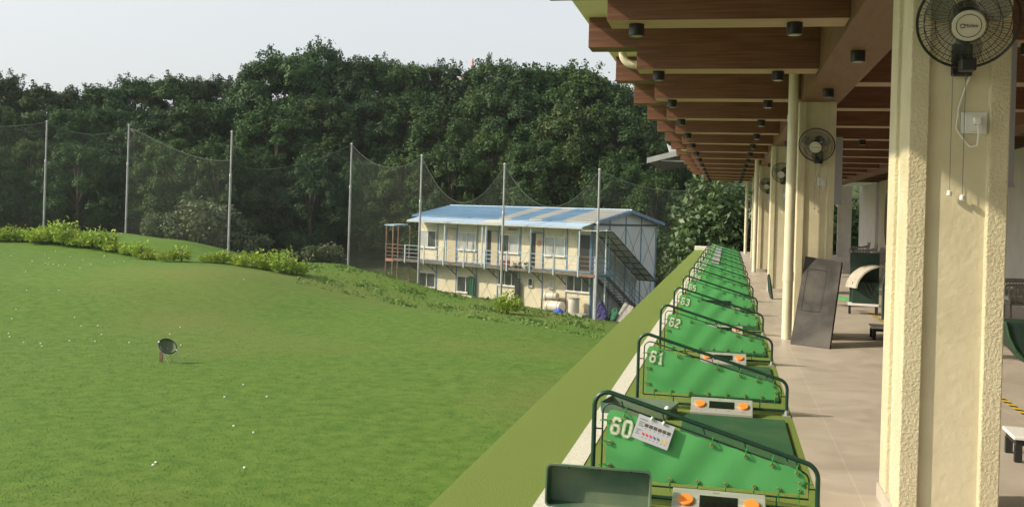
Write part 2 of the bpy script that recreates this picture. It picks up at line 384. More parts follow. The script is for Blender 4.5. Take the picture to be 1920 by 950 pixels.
# ------------------------------------------------------------------ tee deck
FAR = 48.6
tag(MB().box(-1.53, 9, -6, FAR, -5.6, -.012).build('tee_platform', 'concrete'), kind='structure')
tag(MB().box(-1.53, .555, -6, FAR, -.011, 0).build('turf_strip', 'turf'), kind='structure')
tag(MB().box(.5555, 9, -6, FAR, -.011, 0).build('tiled_floor', 'floor_tile'), kind='structure')
tag(MB().box(-.99, -.85, -6, FAR - .3, .001, .005).build('white_line', 'white_line'), kind='structure')
tag(MB().box(-1.53, -.70, FAR, FAR + .5, -5.6, .18).build('end_parapet', 'cream_block', bevel=.02), 'low cream end wall closing the far end of the turf strip', 'parapet')

# ------------------------------------------------------------------ shelter: pillars, girder, beams, roof
PITCH = 2.81
PIL = [5.45 + 8.45 * k for k in range(-1, 5)]
def make_pillar():
    t = thing('pillar', '', 'pillar')
    x0, x1, y0, y1 = .907, 1.39, 0, .65
    fl, dp = .095, .027             # corner flange width, panel recess
    poly = [(x0, y0), (x0 + fl, y0), (x0 + fl, y0 + dp), (x1 - fl, y0 + dp), (x1 - fl, y0), (x1, y0),
            (x1, y0 + .2), (x1 - .03, y0 + .2), (x1 - .03, y1 - .2), (x1, y1 - .2), (x1, y1), (x1 - fl, y1), (x1 - fl, y1 - dp), (x0 + fl, y1 - dp), (x0 + fl, y1), (x0, y1),
            (x0, y1 - .22), (x0 + .025, y1 - .22), (x0 + .025, y0 + .25), (x0, y0 + .25)]
    mb = MB(); n = len(poly)
    zs = np.linspace(.0, 3.21, 2)
    mb.prism(poly, .012, 3.21)
    for i, f in enumerate(mb.f):
        pts = [mb.v[k] for k in f]; ys = [p[1] for p in pts]; xs = [p[0] for p in pts]
        if max(ys) - min(ys) < 1e-6 and abs(ys[0] - (y0 + dp)) < 1e-6: mb.m[i] = 1
        if max(xs) - min(xs) < 1e-6 and abs(xs[0] - (x0 + .025)) < 1e-6: mb.m[i] = 1
    mb.build('shaft', ['stucco', 'plaster'], t, bevel=.006)
    sk = [(x0 - .012, y0 - .012), (x1 + .012, y0 - .012), (x1 + .012, y1 + .012), (x0 - .012, y1 + .012)]
    MB().prism(sk, .0, .085).build('skirting', 'skirting', t)
    return t
pl0 = make_pillar()
for k, y in enumerate(PIL):
    o = pl0 if k == 0 else copy_tree(pl0)
    o.location = (0, y, 0); tag(o, ['rough cream stucco pillar standing behind the viewpoint out of view', 'large rough cream stucco pillar in the foreground carrying the biggest fan',
        'cream stucco pillar with the grey slab leaning on it', 'third cream pillar along the walkway, next past the slab', 'fourth cream pillar along the walkway with a pipe beside it', 'farthest cream pillar at the end of the walkway'][k], 'pillar', 'cream pillars along the walkway')
tag(MB().box(.925, 1.43, -6, 46.6, 3.2, 3.835).build('girder', 'wood_girder', bevel=.004), 'long reddish brown girder running along the tops of the pillars', 'girder')
tag(MB().box(4.5, 5.0, -6, 46.6, 3.22, 3.835).build('girder', 'wood_girder', bevel=.004), 'second brown girder over the lounge behind the pillars', 'girder')
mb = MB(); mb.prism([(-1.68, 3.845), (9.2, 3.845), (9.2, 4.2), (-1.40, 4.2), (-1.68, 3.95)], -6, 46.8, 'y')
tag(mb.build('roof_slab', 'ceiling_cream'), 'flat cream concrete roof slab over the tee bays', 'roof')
BEAM_Y = [8.4 + PITCH * j for j in range(-4, 14)]
b0 = thing('ceiling_beam', '', 'beam')
mb = MB(); mb.prism([(-1.06, 3.253), (.922, 3.253), (.922, 3.84), (-1.06, 3.84)], .0, .36, 'y').build('beam_body', 'wood', b0, bevel=.003)
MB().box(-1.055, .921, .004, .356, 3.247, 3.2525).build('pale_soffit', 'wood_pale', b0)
MB().box(-1.62, -1.061, .012, .34, 3.5, 3.84).build('stub', 'wood', b0, bevel=.003)
MB().box(.30, .304, -.0015, 0, 3.26, 3.82).build('board_joint', 'steel_dark', b0)
g0 = thing('lounge_beam', '', 'beam')
MB().box(1.433, 4.498, 0, .36, 3.253, 3.84).build('beam_body', 'wood', g0, bevel=.003)
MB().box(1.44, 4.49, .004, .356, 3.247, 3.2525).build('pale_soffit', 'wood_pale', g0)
MB().box(5.003, 9.0, -.25, .11, 3.35, 3.84).build('stub', 'wood', g0, bevel=.003)
def light_thing():
    t = thing('downlight', '', 'ceiling light')
    MB().lathe((0, 0, 0), [(.062, -.10), (.066, -.097), (.066, 0)], 24).build('housing', 'light_black', t, smooth=True)
    MB().lathe((0, 0, 0), [(.050, -.104), (.050, -.1003)], 20).build('lens', 'lens_grey', t)
    return t
L0 = light_thing(); first = True
def put_light(x, y, z, lab):
    global first
    o = L0 if first else copy_tree(L0); first = False
    o.location = (x, y, z); tag(o, lab, 'ceiling light', 'black cylinder lights under the ceiling beams'); return o
vis = 0
for j, y in enumerate(BEAM_Y):
    o = b0 if j == 0 else copy_tree(b0); o.location = (0, y, 0)
    q = g0 if j == 0 else copy_tree(g0); q.location = (0, y + 1.1, 0)
    k = j - 4
    if k < 0: nm = 'brown wood-clad ceiling beam overhead behind the picture edge'; nm2 = 'brown lounge ceiling beam overhead behind the picture edge'
    else: nm = f'brown wood-clad ceiling beam over the tee bays, {ORD[k]} from the camera'; nm2 = f'dark brown beam over the lounge behind the pillars, {ORD[k]} from the camera'
    tag(o, nm, 'beam', 'wood-clad beams over the tee bays'); tag(q, nm2, 'beam', 'beams over the lounge')
    if k >= 0:
        put_light(-.82, y + .17, 3.2465, f'small black ceiling light under the outer end of the {ORD[k]} beam')
        put_light(.50, y + .17, 3.2465, f'small black ceiling light near the girder under the {ORD[k]} beam')
        if k % 2 == 0: put_light(2.6, y + 1.27, 3.2465, f'small black ceiling light in the lounge under the {ORD[k]} beam')
        put_light(1.15, y + 1.35, 3.1995, f'small black ceiling light on the girder past the {ORD[k]} beam')
# cream drain pipes
p0 = thing('drain_pipe', '', 'pipe')
MB().tube([(0, 0, .002), (0, 0, 3.84)], .066, 20).build('pipe', 'pipe_cream', p0, smooth=True)
for za, zb_ in ((.78, .90), (2.9, 3.0)): MB().tube([(0, 0, za), (0, 0, zb_)], .073, 20).build('coupling', 'pipe_cream', p0, smooth=True)
for k, y in enumerate((13.72, 30.6, 46.2)):
    o = p0 if k == 0 else copy_tree(p0); o.location = (.812, y, 0)
    tag(o, ['tall cream drain pipe beside the leaning grey slab', 'cream drain pipe beside the fourth pillar', 'farthest cream drain pipe at the walkway end'][k], 'pipe', 'cream drain pipes by the pillars')
for k, (x, y) in enumerate(((-1.375, 12.6), (-1.40, 28.6))):
    mb = MB(); pts = [(x, y, 3.84)] + [(x + .15 * (1 - math.cos(a)), y, 3.66 - .15 * math.sin(a)) for a in np.linspace(0, math.pi / 2, 8)] + [(x + .55, y, 3.505)]
    tag(mb.tube(pts, .05, 14).build('elbow_pipe', 'pipe_cream', smooth=True), ['cream elbow pipe under the roof edge by the second beam', 'small cream elbow pipe far along the roof edge'][k], 'pipe', 'elbow pipes under the roof edge')

# ------------------------------------------------------------------ wall fans and sockets
def make_fan():
    t = thing('wall_fan', '', 'fan')
    ax = np.array([-.15, -.93, -.42]); ax /= np.linalg.norm(ax)
    u = np.cross(ax, [0, 0, 1.0]); u /= np.linalg.norm(u); v = np.cross(u, ax)
    c = np.array([0, 0, 0.0])
    def P(r, th, h): return c + (u * math.cos(th) + v * math.sin(th)) * r + ax * h
    mb = MB()
    mb.tube([P(.232, a, 0) for a in np.linspace(0, 2 * math.pi, 65)[:-1]], .0075, 6, closed=True)
    for r_, h in ((.085, .085), (.15, .076), (.20, .05), (.15, -.07), (.20, -.045), (.085, -.085)):
        mb.tube([P(r_, a, h) for a in np.linspace(0, 2 * math.pi, 49)[:-1]], .0018, 4, closed=True)
    for i in range(84):
        th = 2 * math.pi * i / 84
        mb.tube([P(r_, th, h) for r_, h in ((.07, .085), (.14, .079), (.19, .058), (.222, .025), (.232, 0))], .0012, 3, cap=False)
        if i % 2 == 0: mb.tube([P(r_, th, h) for r_, h in ((.06, -.085), (.15, -.07), (.21, -.04), (.232, 0))], .0014, 3, cap=False)
    mb.build('cage', 'fan_black', t)
    hb = MB(); hb.tube([P(0, 0, .082), P(0, 0, .094)], .076, 28); h = hb.build('hub', 'fan_hub', t, smooth=True, bevel=.004)
    mb = MB(); mb.tube([P(.056, a, .0955) for a in np.linspace(0, 2 * math.pi, 41)[:-1]], .0016, 4, closed=True)
    mb.build('badge_ring', 'fan_black', h)
    # maker's mark on the hub: a broken ring and a short word
    cu = bpy.data.curves.new('badge_word', 'FONT'); cu.body = 'Midea'; cu.size = .026; cu.align_x = 'LEFT'; cu.align_y = 'CENTER'; cu.extrude = .0004
    to = bpy.data.objects.new('tmp', cu); COL.objects.link(to)
    me = bpy.data.meshes.new_from_object(to.evaluated_get(bpy.context.evaluated_depsgraph_get())); bpy.data.objects.remove(to)
    lo = bpy.data.objects.new('badge_word', me); me.materials.append(M['fan_black']); COL.objects.link(lo); lo.parent = h
    mm = Matrix.Identity(4); org = P(0, 0, .0962) - u * (-.020)
    uu = -u
    for i in range(3): mm[i][0] = uu[i]; mm[i][1] = v[i]; mm[i][2] = ax[i]; mm[i][3] = org[i] - uu[i] * .002
    lo.matrix_local = mm
    mb = MB(); cc = P(0, 0, .0962) - uu * .028
    mb.tube([cc + (uu * math.cos(a) + v * math.sin(a)) * .010 for a in np.linspace(.9, 5.6, 14)], .0018, 4).build('badge_swirl', 'fan_black', h)
    mb = MB()
    for k in range(3):
        a0 = 2 * math.pi * k / 3 + .5; n1, n2 = 7, 7; vs_ = []; fs_ = []
        for i in range(n1):
            r_ = .05 + .155 * i / (n1 - 1); wd = .45 + .45 * math.sin(math.pi * min(1, .25 + .75 * i / (n1 - 1)))
            for j in range(n2):
                q = j / (n2 - 1) - .5; vs_.append(P(r_, a0 + q * 2 * wd * .62, q * .05 + .01))
        for i in range(n1 - 1):
            for j in range(n2 - 1): fs_.append((i * n2 + j, (i + 1) * n2 + j, (i + 1) * n2 + j + 1, i * n2 + j + 1))
        mb.add(vs_, fs_)
    mb.build('blades', 'fan_blade', t, smooth=True)
    mb = MB(); mb.tube([P(0, 0, -.20), P(0, 0, -.18), P(0, 0, -.08), P(0, 0, -.05)], .062, 20); mb.build('motor', 'fan_black', t, smooth=True)
    mb = MB(); mo = P(0, 0, -.14)
    mb.tube([mo, mo + np.array([0, .02, -.10]), (mo[0] + .01, .18, -.17), (mo[0] + .01, .25, -.17)], .022, 10); mb.box(mo[0] - .04, mo[0] + .06, .235, .262, -.235, -.07)
    mb.box(mo[0] - .05, mo[0] + .02, -.03, .05, -.245, -.185)
    mb.build('wall_bracket', 'fan_black', t, bevel=.006)
    for x, zl in ((-.015, -.825), (.047, -.846)):
        cdm = MB().tube([(x, .232, -.225), (x, .232, zl)], .0018, 5).build('pull_cord', 'ink_grey', t)
        MB().lathe((x, .232, zl), [(.008, -.03), (.013, -.026), (.012, -.006), (.005, 0)], 12).build('cord_knob', 'white_plastic', cdm, smooth=True)
    return t
f0 = make_fan()
def make_socket():
    t = thing('wall_socket', '', 'socket')
    MB().box(-.062, .062, -.012, 0, -.055, .055).build('back_plate', 'white_plastic', t, bevel=.004)
    MB().box(-.043, .043, -.018, -.0121, -.043, .043).build('cover', 'white_plastic', t, bevel=.004)
    MB().box(-.008, .030, -.05, -.0181, -.01, .028).build('plug', 'white_plastic', t, bevel=.006)
    mb = MB(); mb.tube([(.011, -.045, .0), (.014, -.055, -.06), (.010, -.05, -.12), (-.02, -.03, -.125), (-.06, -.015, -.07), (-.085, -.012, -.03), (-.075, -.01, .08), (-.04, -.01, .20), (-.02, -.01, .26)], .0045, 7)
    mb.build('power_cord', 'white_plastic', t, smooth=True)
    return t
s0 = make_socket()
for k, y in enumerate(PIL[1:]):
    o = f0 if k == 0 else copy_tree(f0)
    o.location = (1.125, y - .235, 2.60)
    if k: o.rotation_euler = (0, 0, R([0, -6, -12, -8, 4][k]))
    tag(o, ['large black caged wall fan with pale hub on the foreground pillar', 'black caged wall fan on the pillar with the leaning slab', 'black wall fan on the third pillar', 'black wall fan on the fourth pillar', 'farthest tiny black wall fan on the last pillar'][k], 'fan', 'wall fans on the pillars')
    o = s0 if k == 0 else copy_tree(s0); o.location = (1.222, y + .0262, 2.125)
    tag(o, ['white wall socket with plugged cord below the biggest fan', 'white wall socket on the pillar with the leaning slab', 'tiny white wall socket on the third pillar', 'tiny white wall socket on the fourth pillar', 'tiny white wall socket on the farthest pillar'][k], 'socket', 'wall sockets on the pillars')

# ------------------------------------------------------------------ stall dividers
NUM = ['60', '61', '62', '63', '65', '66', '67', '68', '69', '70', '71', '72', '73', '75']
DIV_Y = [5.52 + PITCH * k for k in range(len(NUM))]
def arc(c, r, a0, a1, n=6): return [(c[0] + r * math.cos(a), c[1] + r * math.sin(a)) for a in np.linspace(a0, a1, n)]
def frame_path(xl, xr, zb, zl, zr, rl, rr_, bottom):
    s = math.atan2(zl - zr, xr - xl)
    cl = (xl + rl, zl - rl); cr = (xr - rr_, zr - rr_ + .0)
    p = [(xl, zb)] + arc(cl, rl, math.pi, math.pi / 2 - s, 7) + arc(cr, rr_, math.pi / 2 - s, 0, 7) + [(xr, zb)]
    return p
def top_z(x, xl, xr, zl, zr): return zl + (zr - zl) * (x - xl) / (xr - xl)
DIG = {'0': [[(.2, 0), (.8, 0), (1, .15), (1, .85), (.8, 1), (.2, 1), (0, .85), (0, .15), (.2, 0)]], '1': [[(.15, .78), (.55, 1), (.55, 0)], [(.15, 0), (.95, 0)]],
       '2': [[(0, .8), (.2, 1), (.8, 1), (1, .85), (1, .65), (0, .15), (0, 0), (1, 0)]], '3': [[(0, .85), (.2, 1), (.8, 1), (1, .85), (1, .65), (.8, .52), (.4, .52)], [(.8, .52), (1, .38), (1, .15), (.8, 0), (.2, 0), (0, .15)]],
       '5': [[(1, 1), (.05, 1), (.05, .56), (.8, .60), (1, .45), (1, .15), (.8, 0), (.2, 0), (0, .15)]], '6': [[(1, .85), (.8, 1), (.2, 1), (0, .85), (0, .15), (.2, 0), (.8, 0), (1, .15), (1, .4), (.8, .55), (0, .55)]],
       '7': [[(0, .8), (0, 1), (1, 1), (.4, 0)]], '8': [[(.2, .53), (0, .68), (0, .85), (.2, 1), (.8, 1), (1, .85), (1, .68), (.8, .53), (.2, .53), (0, .4), (0, .15), (.2, 0), (.8, 0), (1, .15), (1, .4), (.8, .53)]],
       '9': [[(0, .15), (.2, 0), (.8, 0), (1, .15), (1, .85), (.8, 1), (.2, 1), (0, .85), (0, .6), (.2, .45), (1, .45)]]}
def panel_y(x, z):      # shallow folds of the stretched cloth
    return .0022 * math.sin(9 * x + 4 * z) + .0035 * math.sin(23 * x - 17 * z + 1) * math.exp(-((x + .15) ** 2) * 9) + .003 * math.sin(40 * z + 11 * x) * math.exp(-((x + .6) ** 2) * 40)
def number_mb(s, y=-.012, st=.019):
    mb = MB(); h, wd = .084, .049; ang = R(-11); ca, sa = math.cos(ang), math.sin(ang)
    for i, ch in enumerate(s):
        for line in DIG[ch]:
            P2 = [np.array((q[0] * wd * .78 + i * wd * 1.32, q[1] * h)) for q in line]; n = len(P2)
            closed = np.allclose(P2[0], P2[-1])
            L_, R_ = [], []
            for k in range(n):
                a = P2[k - 1] if k > 0 else (P2[-2] if closed else None); c = P2[k + 1] if k < n - 1 else (P2[1] if closed else None)
                d1 = (P2[k] - a) / np.linalg.norm(P2[k] - a) if a is not None else None
                d2 = (c - P2[k]) / np.linalg.norm(c - P2[k]) if c is not None else None
                if d1 is None: d1 = d2
                if d2 is None: d2 = d1
                n1 = np.array((-d1[1], d1[0])); n2 = np.array((-d2[1], d2[0])); nm = n1 + n2; nm /= np.linalg.norm(nm); mt = st / 2 / max(.5, nm @ n1)
                L_.append(P2[k] + nm * mt); R_.append(P2[k] - nm * mt)
            def W3(p):
                x = -.603 + p[0] * ca - p[1] * sa; z = .385 + p[0] * sa + p[1] * ca
                return (x, y + panel_y(x, z), z)
            vs_ = [W3(p) for p in L_] + [W3(p) for p in R_]
            mb.add(vs_, [(k, k + 1, n + k + 1, n + k)[::-1] for k in range(n - 1)])
    return mb
PX0, PX1 = -.628, .443
def make_divider():
    t = thing('stall_divider', '', 'divider')
    yo = lambda p: [(x, 0.0, z) for x, z in p]
    out = frame_path(-.70, .512, 0.004, .605, .302, .075, .085, None)
    MB().tube(yo(out), .0135, 10).build('outer_frame', 'tube_green', t, smooth=True)
    MB().tube([(-.70, 0, .045), (.512, 0, .045)], .0115, 8).build('bottom_bar', 'tube_green', t, smooth=True)
    inn = frame_path(-.652, .466, .105, .545, .252, .05, .05, None)
    MB().tube(yo(inn + [inn[0]]), .0055, 6).build('inner_frame', 'tube_green', t, smooth=True)
    sl = -.303 / 1.212
    rods = [[(x, 0, .60 + sl * (x + .665) - .01), (x + .012, 0, .545 + sl * (x + .60) - .012)] for x in (-.55, -.32, -.10, .12, .34)]
    rods += [[(-.70, 0, .40), (-.652, 0, .40)], [(.466, 0, .16), (.512, 0, .16)]] + [[(x, 0, .045), (x, 0, .105)] for x in (-.4, -.05, .30)]
    for rd in rods: MB().tube(rd, .0045, 6).build('spacer_rod', 'tube_green', t)
    for x in (-.70, .512):
        fb = MB().box(x - .03, x + .03, -.045, .045, .001, .012)
        fb.tube([(x, -.03, .006), (x, -.03, .03)], .006, 6); fb.tube([(x, .03, .006), (x, .03, .03)], .006, 6); fb.tube([(x, 0, .0), (x, 0, .05)], .018, 10)
        fb.build('foot_clamp', 'galv', t)
    # stretched cloth
    nx, nz = 64, 22; mb = MB(); vs_ = []; fs_ = []
    def P(i, j, off):
        x = PX0 + (PX1 - PX0) * i / nx; zt = .538 + sl * (x + .60) * 1.0 - .022 - .004 * math.sin(i * math.pi * 2 * 6 / nx) ** 2
        zb = .128 + .003 * math.sin(i * math.pi * 2 * 5 / nx) ** 2
        e = x - PX0
        if e < .05: zt -= .05 - math.sqrt(max(0, .05 ** 2 - (.05 - e) ** 2))
        e2 = PX1 - x
        if e2 < .04: zt -= (.04 - math.sqrt(max(0, .04 ** 2 - (.04 - e2) ** 2)))
        z = zb + (zt - zb) * j / nz
        return (x, panel_y(x, z) + off, z)
    for off in (-.004, .0): 
        o_ = len(vs_)
        for i in range(nx + 1):
            for j in range(nz + 1): vs_.append(P(i, j, off))
        for i in range(nx):
            for j in range(nz):
                q = [o_ + i * (nz + 1) + j, o_ + (i + 1) * (nz + 1) + j, o_ + (i + 1) * (nz + 1) + j + 1, o_ + i * (nz + 1) + j + 1]
                fs_.append(tuple(q if off < 0 else q[::-1]))
    mb.add(vs_, fs_)
    pan = mb.build('cloth_panel', 'panel_green', t, smooth=True)
    # eyelets with ties
    def eye(x, z, dx, dz):
        mb = MB(); y = -.010 + panel_y(x, z)
        mb.tube([(x + .009 * math.cos(a), y, z + .009 * math.sin(a)) for a in np.linspace(0, 2 * math.pi, 13)[:-1]], .0032, 5, closed=True)
        n0 = len(mb.f); mb.cur = 1
        mb.tube([(x, y - .006, z), (x + dx * .5, y - .010, z + dz * .5), (x + dx, -.010, z + dz), (x + dx, .008, z + dz), (x, .006, z)], .0035, 5)
        mb.tube([(x + dx, -.009, z + dz), (x + dx * 1.6 + .004, -.012, z + dz * 1.6)], .0028, 4)
        mb.build('eyelet_tie', ['brass', 'tie_green'], t)
    for x in (-.53, -.375, -.05, .13, .27, .40):
        zt = .538 + sl * (x + .60) - .045; eye(x, zt, 0.004, .034)
    for x in (-.56, -.42, -.27, -.12, .03, .18, .31, .415): eye(x, .15, 0, -.042)
    for z in (.20, .33, .45): eye(PX0 + .022, z, -.040, 0)
    for z in (.19,): eye(PX1 - .022, z, .04, 0)
    return t
d0 = make_divider()
for k, s in enumerate(NUM):
    o = d0 if k == 0 else copy_tree(d0)
    o.location = (0, DIV_Y[k], 0)
    if k in (2, 5, 7): o.rotation_euler = (0, 0, R(.4))
    tag(o, f'green cloth stall divider in a tube frame, numbered {s}', 'divider', 'green stall dividers along the tee line')
for k, s in enumerate(NUM):
    o = [c for c in bpy.data.objects if c.name.startswith('stall_divider') and c.parent is None and abs(c.location.y - DIV_Y[k]) < .01][0]
    nb_ = number_mb(s).build('number', 'number_cream', o)
    if k < 5:
        number_mb(s, -.0123, .0148).build('number_outline', 'panel_green', nb_); number_mb(s, -.0126, .0118).build('number_fill', 'number_cream', nb_)

# instruction sheets clipped to dividers
def make_sheet():
    t = thing('instruction_sheet', '', 'paper sheet')
    W_, H_ = .206, .135
    MB().box(-W_ / 2, W_ / 2, -.0015, 0, -H_ / 2, H_ / 2).build('sheet', 'paper', t)
    for i in range(6):
        x = -.045 + i * .0255; MB().box(x - .0105, x + .0105, -.0022, -.0016, .012, .030).build('dark_symbol', 'ink_dark', t)
    for i in range(7):
        x = -.048 + i * .0215
        mb = MB(); mb.prism([(x - .008, -.018), (x - .002, -.022), (x + .008, -.026), (x + .009, -.040), (x + .002, -.036), (x - .006, -.034)], -.0022, -.0016, 'y')
        mb.build('flag_mark', ['flag_red'] * 3 + ['flag_blue'] * 2 + ['flag_yellow'] * 2 and (['flag_red'] * 3 + ['flag_blue'] * 2 + ['flag_yellow'] * 2)[i], t)
    mb = MB()
    for x, z, l in ((-.090, .046, .05), (-.088, .030, .034), (-.088, .020, .026), (-.088, .010, .03), (-.092, -.014, .03), (-.090, -.025, .022), (-.090, -.036, .026)):
        n = int(l / .0075)
        for i in range(n): mb.box(x + i * .0075, x + i * .0075 + .0055, -.0021, -.0016, z - .0025, z + .0025)
    for i in range(6): mb.box(-.049 + i * .0255, -.041 + i * .0255, -.0021, -.0016, .002, .006)
    for i in range(7): mb.box(-.051 + i * .0215, -.044 + i * .0215, -.0021, -.0016, -.050, -.046)
    mb.build('small_print', 'ink_grey', t)
    for x in (-.030, .038):
        MB().lathe((x, -.006, H_ / 2 + .002), [(.004, -.012), (.0065, -.008), (.0075, 0), (.006, .006), (.002, .009)], 10).build('clip', 'white_plastic', t, smooth=True)
    return t
sh0 = make_sheet()
sh0.location = (-.368, DIV_Y[0] - .026, .408); sh0.rotation_euler = (R(-3), R(17), 0)
tag(sh0, 'white instruction sheet with flag marks clipped to the divider numbered 60', 'paper sheet', 'paper sheets on the dividers')
for k in range(8, 13):
    o = copy_tree(sh0); o.location = (-.30, DIV_Y[k] - .026, .385); o.rotation_euler = (R(-3), R(14), 0)
    tag(o, f'small white sheet on the distant divider numbered {NUM[k]}', 'paper sheet', 'paper sheets on the dividers')

# hitting mats
mm0 = MB().box(-.30, .485, -2.2, -.26, .001, .022).build('hitting_mat', 'mat_green', bevel=.006)
for k in range(0, 14):
    o = mm0 if k == 0 else mm0.copy()
    if k: COL.objects.link(o)
    o.location = (0, DIV_Y[k], 0)
    tag(o, f'dark green hitting mat on the turf in front of the divider numbered {NUM[k]}', 'hitting mat', 'hitting mats in the stalls')
# ball dispenser boxes
def make_disp():
    t = thing('ball_counter', '', 'counter box')
    prof = [(-.105, .002), (.075, .002), (.075, .118), (-.105, .030)]     # (y,z) sloping face towards the player
    MB().prism(prof, -.245, .245, 'x').build('body', 'steel', t, bevel=.003)
    sl = math.atan2(.088, .18); ny, nz_ = -math.sin(sl), math.cos(sl)
    def S(x, q, h=0): # q in 0..1 up the slope
        return (x, -.105 + .18 * q + ny * h, .030 + .088 * q + nz_ * h)
    for x in (-.172, .172): MB().disc(S(x, .5, .0005), (0, ny, nz_), .041, .016, 28).build('button', 'orange', t, smooth=True, bevel=.004)
    def plate(x0, x1, q0, q1, h0, h1): return MB().hexa([S(x0, q0, h0), S(x1, q0, h0), S(x1, q1, h0), S(x0, q1, h0), S(x0, q0, h1), S(x1, q0, h1), S(x1, q1, h1), S(x0, q1, h1)])
    plate(-.100, .100, .30, .76, .0003, .004).build('display', 'display_black', t, bevel=.008)
    plate(-.245, .245, .493, .507, .0002, .0008).build('seam', 'white_plastic', t)
    mb = MB()
    for x0, x1, q in ((-.03, .012, .88), (-.20, -.185, .16), (-.05, -.03, .16), (.045, .07, .16), (.155, .185, .16)):
        n = int((x1 - x0) / .006)
        for i in range(n): mb.hexa([S(x0 + i * .006, q, .0003), S(x0 + i * .006 + .004, q, .0003), S(x0 + i * .006 + .004, q + .035, .0003), S(x0 + i * .006, q + .035, .0003),
                                    S(x0 + i * .006, q, .0008), S(x0 + i * .006 + .004, q, .0008), S(x0 + i * .006 + .004, q + .035, .0008), S(x0 + i * .006, q + .035, .0008)])
    mb.build('lettering', 'ink_grey', t)
    return t
c0 = make_disp()
for k in range(14):
    o = c0 if k == 0 else copy_tree(c0)
    o.location = (-.005, DIV_Y[k] - .11, 0)
    tag(o, f'steel box with two orange buttons at the foot of the divider numbered {NUM[k]}', 'counter box', 'steel ball counters in the stalls')
# ball trays
def make_tray(depth=.34):
    t = thing('ball_tray', '', 'ball tray')
    w2, d2, h, th = .287, depth / 2, .085, .009
    def rr(w_, d_, r, n=5):
        p = []
        for cx, cy, a in ((w_ - r, d_ - r, 0), (-w_ + r, d_ - r, 90), (-w_ + r, -d_ + r, 180), (w_ - r, -d_ + r, 270)):
            p += [(cx + r * math.cos(R(a + 90 * i / n)), cy + r * math.sin(R(a + 90 * i / n))) for i in range(n + 1)]
        return p
    loops = [(rr(w2 - .012, d2 - .012, .02), 0.002), (rr(w2, d2, .03), h), (rr(w2 - th, d2 - th, .024), h), (rr(w2 - th - .012, d2 - th - .012, .018), .010)]
    mb = MB(); vs_ = []; n = len(loops[0][0])
    for lp, z in loops: vs_ += [(x, y, z) for x, y in lp]
    fs_ = [tuple(range(n))[::-1], tuple(range(3 * n, 4 * n))]
    for q in range(3): fs_ += [(q * n + i, q * n + (i + 1) % n, (q + 1) * n + (i + 1) % n, (q + 1) * n + i) for i in range(n)]
    mb.add(vs_, fs_); mb.build('shell', 'tray_green', t, smooth=True)
    for x in (-.17, 0, .17): MB().disc((x, d2 - .028, .0105), (0, 0, 1), .005, .0012, 10).build('drain_hole', 'light_black', t)
    return t
tr0 = make_tray(.232)
tr0.rotation_euler = (R(87), 0, R(.5)); tr0.location = (-.642, 5.385, .115)
tag(tr0, 'dark green ball tray standing on edge against the divider numbered 60', 'ball tray', 'green ball trays')
tr1 = make_tray(.36); tr1.location = (-.655, DIV_Y[1] - .29, .003); tr1.rotation_euler = (R(0), 0, R(-10))
tag(tr1, 'dark green ball tray lying flat before the divider numbered 61 with a ball', 'ball tray', 'green ball trays')
o = copy_tree(tr0); o.location = (-.18, DIV_Y[4] - .13, .125)
tag(o, 'dark green ball tray standing before the divider numbered 65', 'ball tray', 'green ball trays')
def ball(loc, lab, grp, r=.0215):
    o = MB().ball((0, 0, 0), r, 14, 10).build('golf_ball', 'ball_white', smooth=True); o.location = tuple(map(float, loc)); tag(o, lab, 'golf ball', grp); return o
ball((-.437, 8.12, .036), 'white golf ball lying in the flat green ball tray', None)

# ------------------------------------------------------------------ slab and lounge furniture
mb = MB(); A, B_, C_, D_ = [np.array(p) for p in ((.83, 13.18, .004), (1.287, 12.90, .004), (1.478, 13.60, 1.065), (1.035, 13.86, 1.115))]
nrm = np.cross(B_ - A, D_ - A); nrm /= np.linalg.norm(nrm); nrm = nrm if nrm[1] > 0 else -nrm
t = thing('grey_slab', 'worn dark grey slab leaning against the second pillar', 'slab', A)
mb.hexa([A, B_, B_ + nrm * .045, A + nrm * .045, D_, C_, C_ + nrm * .045, D_ + nrm * .045]); mb.build('slab', 'slate', t, bevel=.004, off=A)
def L3(p, q, h): return A + (B_ - A) * p + (D_ - A) * q - nrm * h
mb = MB()
for p0_, q0_, p1_, q1_ in ((.12, .38, .60, .385), (.12, .85, .60, .855), (.12, .38, .127, .855), (.595, .38, .602, .855)):
    mb.hexa([L3(p0_, q0_, .0), L3(p1_, q0_, 0), L3(p1_, q1_, 0), L3(p0_, q1_, 0), L3(p0_, q0_, .002), L3(p1_, q0_, .002), L3(p1_, q1_, .002), L3(p0_, q1_, .002)])
mb.build('scored_outline', 'rubber_black', t, off=A)

def low_bench(loc, rz, L_, W_, lab):
    t = thing('low_bench', lab, 'bench', loc, rz, 'low white benches with black legs')
    MB().box(0, L_, 0, W_, .155, .18).build('top', 'white_plastic', t, bevel=.006)
    MB().box(.02, L_ - .02, .02, W_ - .02, .115, .1545).build('apron', 'rubber_black', t)
    for x in (.015, L_ - .06):
        for y in (.015, W_ - .06): MB().box(x, x + .045, y, y + .045, .001, .115).build('leg', 'rubber_black', t)
    return t
low_bench((1.955, 14.17, 0), R(-2), 1.1, .42, 'low white bench showing its end just left of the foreground pillar')
low_bench((1.935, 7.27, 0), R(-3), 1.3, .36, 'low white bench at the right picture edge')
t = thing('mat_rack', 'rack with dark green upright panel and a bent pale mat over it', 'rack', (2.08, 18.0, 0), R(-6))
MB().box(0, .50, -.05, .30, .15, .19).build('rack_top', 'white_plastic', t, bevel=.004)
for x in (.01, .45):
    for y in (-.04, .25): MB().box(x, x + .04, y, y + .04, .001, .15).build('leg', 'rubber_black', t)
